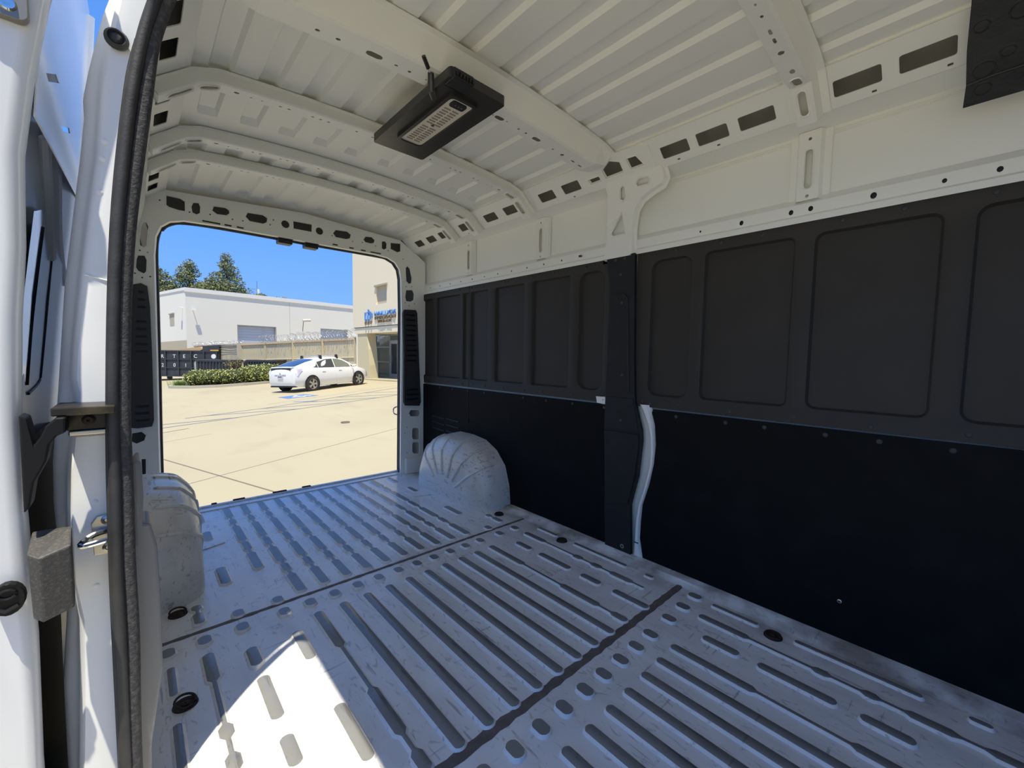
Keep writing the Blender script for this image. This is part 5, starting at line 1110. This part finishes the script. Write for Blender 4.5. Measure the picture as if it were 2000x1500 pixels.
def crown(w_, zlo, zhi, n_, seed):
    random.seed(seed); out = []
    for k in range(n_):
        f = (k+0.5)/n_; zz = zlo+(zhi-zlo)*f; r_ = w_*(1-f*0.72)*random.uniform(0.7, 1.0); a = random.uniform(0, 2*PI)
        if k % 5 == 0: out.append(((k/n_*2-1)*w_*0.9, 0.0, zlo+(zhi-zlo)*0.28, w_*0.42, w_*0.42, w_*0.40))
        out.append((math.cos(a)*w_*(1-f)*0.75, math.sin(a)*w_*(1-f)*0.75, zz, r_*0.62, r_*0.62, r_*0.50))
    return out
tree('broad olive green pine at far left above the warehouse roof', 3.2, 99.5, 16.6, crown(6.4, 8.0, 16.0, 24, 5), 8200)
tree('rounded olive green pine, second from left above the warehouse corner', 8.0, 95.8, 17.4, crown(5.2, 8.0, 17.0, 22, 8), 7600)
tree('low bushy pine in the dip between the taller pines', 10.6, 93.6, 14.4, crown(4.6, 8.0, 14.2, 14, 11), 4600)
tree('tall dark spiky pine, rightmost and highest above the warehouse roof', 12.9, 91.4, 18.8, crown(4.4, 8.5, 18.4, 30, 21), 9000, 0.48)
tree('small distant treetop just right of the tall pine beyond the roof', 17.6, 88.0, 11.6, [(0, 0, 10.9, 1.2, 1.2, 0.8)], 500, 0.4)
tree('low distant treetop farthest right above the white roof line', 20.4, 86.0, 11.2, [(0, 0, 10.4, 1.9, 1.5, 0.75), (-1.4, 0, 10.2, 1.0, 1.0, 0.6)], 700, 0.4)
an = thing('utility_mast', 'thin grey utility mast far behind the warehouse roof', 'mast', (17.2, 89.0, gz(17.2, 89)))
m = MB(); m.tube([(0, 0, 0), (0, 0, 15.5)], 0.05, 6); m.build('pole', STEEL, an)
m = MB(); m.box((-0.9, -0.05, 13.9), (0.5, 0.05, 14.0)); m.build('crossarm', STEEL, an)
m = MB(); m.box((0.0, -0.2, 12.9), (0.35, 0.2, 14.0)); m.build('mast_box', WHITE_S, an)

# ---- parked car
def car():
    sc = 1.03; hd = math.atan2(21.044-19.904, 8.427-5.885)
    fwd = Vector((math.cos(hd), math.sin(hd), 0)); fwd.z = 0.053*fwd.x-0.02*fwd.y; fwd.normalize()
    upv = GN; left = upv.cross(fwd).normalized(); fwd = left.cross(upv)
    rc = Vector((5.885, 19.904, gz(5.885, 19.904)))+left*0.74*sc
    org = rc+fwd*1.36*sc
    root = thing('car', 'white five-door hatchback with roof bars parked in front of the fence', 'car')
    M = Matrix((fwd, left, upv)).transposed().to_4x4(); M = Matrix.Translation(org) @ M @ Matrix.Scale(sc, 4); root.matrix_world = M
    CW = mat('car_white', (0.80, 0.80, 0.78), 0.2, coat=0.6); CG = mat('car_glass', (0.035, 0.04, 0.045), 0.05, spec=0.8); CGB = mat('car_rear_glass', (0.03, 0.05, 0.12), 0.05, spec=1.0)
    CB = mat('car_black', (0.015, 0.015, 0.016), 0.5); TY = mat('tyre_rubber', (0.03, 0.028, 0.026), 0.8); AL = mat('alloy_wheel', (0.50, 0.47, 0.43), 0.35, 0.7); RED = mat('tail_red', (0.35, 0.10, 0.12), 0.2); CLR = mat('tail_clear', (0.70, 0.66, 0.76), 0.15); SEAMC = mat('car_shut_line', (0.30, 0.30, 0.29), 0.6)
    #      x      w     zb    zm    zbelt zr    wr
    ST = [(-2.23, 0.66, 0.38, 0.60, 0.80, 0.86, 0.60), (-2.17, 0.80, 0.28, 0.58, 0.93, 1.06, 0.63), (-1.95, 0.845, 0.23, 0.56, 0.985, 1.13, 0.63), (-1.45, 0.868, 0.20, 0.55, 0.985, 1.28, 0.63), (-0.9, 0.872, 0.19, 0.54, 0.965, 1.40, 0.61),
          (-0.3, 0.872, 0.18, 0.52, 0.94, 1.465, 0.61), (0.2, 0.872, 0.18, 0.52, 0.92, 1.455, 0.60), (0.6, 0.872, 0.18, 0.52, 0.91, 1.37, 0.60), (1.0, 0.870, 0.18, 0.52, 0.90, 1.20, 0.60), (1.3, 0.865, 0.18, 0.52, 0.89, 1.05, 0.60),
          (1.55, 0.85, 0.19, 0.50, 0.86, 0.95, 0.62), (1.9, 0.80, 0.20, 0.48, 0.76, 0.83, 0.58), (2.12, 0.70, 0.22, 0.46, 0.62, 0.68, 0.48), (2.22, 0.52, 0.30, 0.45, 0.52, 0.55, 0.36)]
    def sec(s):
        x, w_, zb, zm, zk, zr, wr = s
        return [(x, w_*0.86, zb), (x, w_*0.965, zb+0.10), (x, w_, zm), (x, w_*0.985, zk-0.08), (x, w_*0.955, zk), (x, wr+(w_*0.955-wr)*0.12, zr-0.05), (x, wr*0.90, zr-0.01), (x, wr*0.5, zr+0.012), (x, 0, zr+0.018)]
    rows = []
    for s in ST:
        h = sec(s); rows.append([(a, -b, c) for a, b, c in h]+[(a, b, c) for a, b, c in h[:-1][::-1]])
    q = MB(); q.grid(rows, 0, True); q.add(rows[0], [tuple(range(len(rows[0])))]); q.add(rows[-1], [tuple(range(len(rows[0])))[::-1]])
    body = q.build('body', CW, root, smooth=True)
    def at(x):
        for a, b in zip(ST, ST[1:]):
            if x <= b[0]:
                f = (x-a[0])/(b[0]-a[0]); return [p+(r_-p)*f for p, r_ in zip(a, b)]
        return list(ST[-1])
    def side(x, z, off=0.006):
        s = at(x); _, w_, zb, zm, zk, zr, wr = s
        if z <= zm: y = w_*(0.965+0.035*(z-zb-0.1)/max(zm-zb-0.1, 0.01))
        elif z <= zk: y = w_*(1-0.045*(z-zm)/(zk-zm))
        else: y = w_*0.955+(wr+(w_*0.955-wr)*0.12-w_*0.955)*(z-zk)/(zr-0.05-zk)
        return y+off
    def spatch(poly, nm, mt, par, off=0.006, both=True):
        for sg in ((-1, 1) if both else (-1,)):
            q = MB(); cx = sum(p[0] for p in poly)/len(poly); cz = sum(p[1] for p in poly)/len(poly); pts = []
            for i in range(len(poly)):
                a = poly[i]; b = poly[(i+1) % len(poly)]
                for k in range(4): pts.append((a[0]+(b[0]-a[0])*k/4, a[1]+(b[1]-a[1])*k/4))
            mid = [((p[0]+cx)/2, (p[1]+cz)/2) for p in pts]; n = len(pts)
            V = [(p[0], sg*side(*p, off), p[1]) for p in pts]+[(p[0], sg*side(*p, off), p[1]) for p in mid]+[(cx, sg*side(cx, cz, off), cz)]
            q.add(V, [(i, (i+1) % n, n+(i+1) % n, n+i) for i in range(n)]+[(n+i, n+(i+1) % n, 2*n) for i in range(n)]); q.build(nm, mt, par, smooth=True)
    spatch([(-1.38, 1.04), (-0.98, 1.005), (-0.98, 1.24), (-1.15, 1.17)], 'quarter_window', CG, root)
    spatch([(-0.95, 1.003), (-0.06, 0.975), (-0.06, 1.37), (-0.45, 1.36), (-0.95, 1.255)], 'rear_side_window', CG, root)
    spatch([(-0.01, 0.975), (0.93, 0.95), (0.88, 1.10), (0.55, 1.28), (0.25, 1.355), (-0.01, 1.37)], 'front_side_window', mat('car_glass_clear', (0.16, 0.17, 0.13), 0.06, spec=0.8), root)
    spatch([(0.97, 0.95), (1.26, 0.93), (1.0, 1.05)], 'small_front_window', CG, root)
    q = MB()
    def topz(x, y):
        s = at(x); _, w_, zb, zm, zk, zr, wr = s; y = abs(y)
        if y < wr*0.5: return zr+0.018-0.006*y/(wr*0.5)
        if y < wr*0.9: return zr+0.012-0.022*(y-wr*0.5)/(wr*0.4)
        return zr-0.01-0.04*(y-wr*0.9)/(wr*0.15)
    def tpatch(xa, xb, yw, nm, mt, off=0.008, taper=0.0):
        q = MB(); q.grid([[(xa+(xb-xa)*i/8, y*(1-taper*i/8)*yw, topz(xa+(xb-xa)*i/8, y*(1-taper*i/8)*yw)+off) for y in [-1+k/5 for k in range(11)]] for i in range(9)]); q.build(nm, mt, root, smooth=True)
    tpatch(-2.05, -1.0, 0.58, 'rear_window', CGB); tpatch(0.45, 1.28, 0.56, 'windscreen', CG)
    q = MB(); q.grid([[(-2.185-0.01*k, y, 1.06-0.075*k) for k in range(3)] for y in (-0.60, -0.3, 0.0, 0.3, 0.60)]); q.build('lower_rear_window', CB, root, smooth=True)
    q = MB(); q.grid([[(-2.20, y, 1.075-0.02*abs(y)) , (-2.05, y, 1.115-0.02*abs(y))] for y in (-0.66, -0.3, 0.0, 0.3, 0.66)]); q.build('spoiler', CW, root, smooth=True)
    for sg in (-1, 1):
        q = MB(); q.add([(-2.215, sg*0.62, 0.92), (-2.03, sg*0.835, 1.0), (-1.80, sg*0.855, 0.985), (-2.05, sg*0.845, 0.72), (-2.21, sg*0.72, 0.70), (-2.225, sg*0.62, 0.74)], [(0, 1, 3, 4), (1, 2, 3), (0, 4, 5)]); tl = q.build('tail_lamp', CLR, root)
        q = MB(); q.add([(-2.225, sg*0.64, 0.80), (-2.13, sg*0.80, 0.84), (-2.12, sg*0.81, 0.76), (-2.225, sg*0.66, 0.74)], [(0, 1, 2, 3)]); q.build('red_lens', RED, tl)
        q = MB(); q.tube([(0.98, sg*0.86, 0.98), (1.0, sg*0.96, 1.0)], 0.03, 6); q.tube([(0.93, sg*1.0, 1.01), (1.06, sg*1.0, 1.0)], [0.085, 0.06], 8, r2=0.06); q.build('door_mirror', CW, root, smooth=True)
        for x in (-0.72, 0.22):
            q = MB(); q.tube([(x-0.09, sg*(side(x-0.09, 0.84)+0.01), 0.84), (x+0.09, sg*(side(x+0.09, 0.835)+0.01), 0.835)], 0.018, 6); q.build('door_handle', CW, root, smooth=True)
        for xs2 in ([(-0.03, 0.97), (-0.03, 0.6), (-0.02, 0.30)], [(0.97, 0.93), (1.02, 0.6), (0.95, 0.30)], [(-0.95, 0.98), (-0.98, 0.75)]):
            q = MB(); q.tube([(x, sg*side(x, z, 0.001), z) for x, z in xs2], 0.006, 4); q.build('shut_line', SEAMC, root)
    q = MB(); q.box((-2.262, -0.16, 0.62), (-2.235, 0.16, 0.76)); pl_ = q.build('licence_plate', mat('plate_white', (0.6, 0.6, 0.62), 0.5), root)
    q = MB(); q.box((-2.264, -0.12, 0.665), (-2.260, 0.12, 0.715)); q.build('plate_print', mat('plate_print', (0.12, 0.12, 0.16), 0.6), pl_)
    q = MB(); q.plate(circ(0, 0.83, 0.035, 12, 0.7), [], lambda u, v, w_: (-2.238-w_, u, v), 0.012); q.build('round_badge', mat('badge_grey', (0.3, 0.32, 0.4), 0.3, 0.6), root)
    q = MB(); q.box((-2.245, -0.34, 0.765), (-2.225, 0.34, 0.785)); q.build('hatch_garnish', mat('garnish_grey', (0.45, 0.45, 0.45), 0.4), root)
    q = MB(); q.box((-2.20, -0.72, 0.235), (-1.85, 0.72, 0.30)); q.build('bumper_skirt', CB, root, bevel=0.02)
    for x in (-0.62, 0.30):
        rb = MB(); rb.tube([(x, -0.60, 1.525), (x, 0.60, 1.525)], 0.022, 6); o = rb.build('roof_bar', AL, root)
        for sg in (-1, 1):
            q = MB(); q.add([(x-0.06, sg*0.55, 1.43), (x+0.06, sg*0.55, 1.43), (x+0.06, sg*0.64, 1.37), (x-0.06, sg*0.64, 1.37), (x-0.035, sg*0.52, 1.555), (x+0.035, sg*0.52, 1.555), (x+0.035, sg*0.62, 1.555), (x-0.035, sg*0.62, 1.555)], [(0, 1, 5, 4), (1, 2, 6, 5), (2, 3, 7, 6), (3, 0, 4, 7), (4, 5, 6, 7), (0, 3, 2, 1)]); q.build('bar_foot', CB, o)
    for x in (-1.36, 1.34):
        for sg in (-1, 1):
            q = MB(); q.lathe([(0.30, -0.03), (0.375, -0.03), (0.375, 0.006), (0.30, 0.006)], 28, 0, Matrix.Translation((x, sg*0.868, 0.335)) @ Matrix.Rotation(PI/2*(-sg), 4, 'X')); q.lathe([(0, 0.0), (0.36, 0.0)], 28, 0, Matrix.Translation((x, sg*0.868, 0.335)) @ Matrix.Rotation(PI/2*(-sg), 4, 'X')); q.build('wheel_opening_shade', CB, root)  # black ring and disc paint the shade of the uncut wheel opening
            T = Matrix.Translation((x, sg*0.79, 0.315)) @ Matrix.Rotation(PI/2*(-sg), 4, 'X')
            q = MB(); q.lathe([(0.215, -0.10), (0.29, -0.10), (0.315, -0.07), (0.318, 0.06), (0.30, 0.092), (0.222, 0.096), (0.215, 0.08)], 28, 0, T); ty = q.build('tyre', TY, root, smooth=True)
            q = MB(); q.lathe([(0.0, 0.055), (0.19, 0.055), (0.205, 0.06)], 24, 0, T); q.build('wheel_back', CB, ty)
            q = MB(); q.lathe([(0.19, 0.07), (0.222, 0.093), (0.224, 0.06)], 28, 0, T); q.lathe([(0, 0.09), (0.045, 0.09), (0.055, 0.07)], 14, 0, T)
            for k in range(5):
                a = 2*PI*k/5; ca_, sa_ = math.cos(a), math.sin(a)
                P = [(0.03, -0.028), (0.205, -0.05), (0.205, 0.05), (0.03, 0.028)]
                q.add([tuple(T @ Vector((u*ca_-v*sa_, u*sa_+v*ca_, 0.087))) for u, v in P]+[tuple(T @ Vector((u*ca_-v*sa_, u*sa_+v*ca_, 0.07))) for u, v in P], [(0, 1, 2, 3), (0, 4, 5, 1), (1, 5, 6, 2), (2, 6, 7, 3), (3, 7, 4, 0)])
            q.build('alloy_rim', AL, ty)
car()
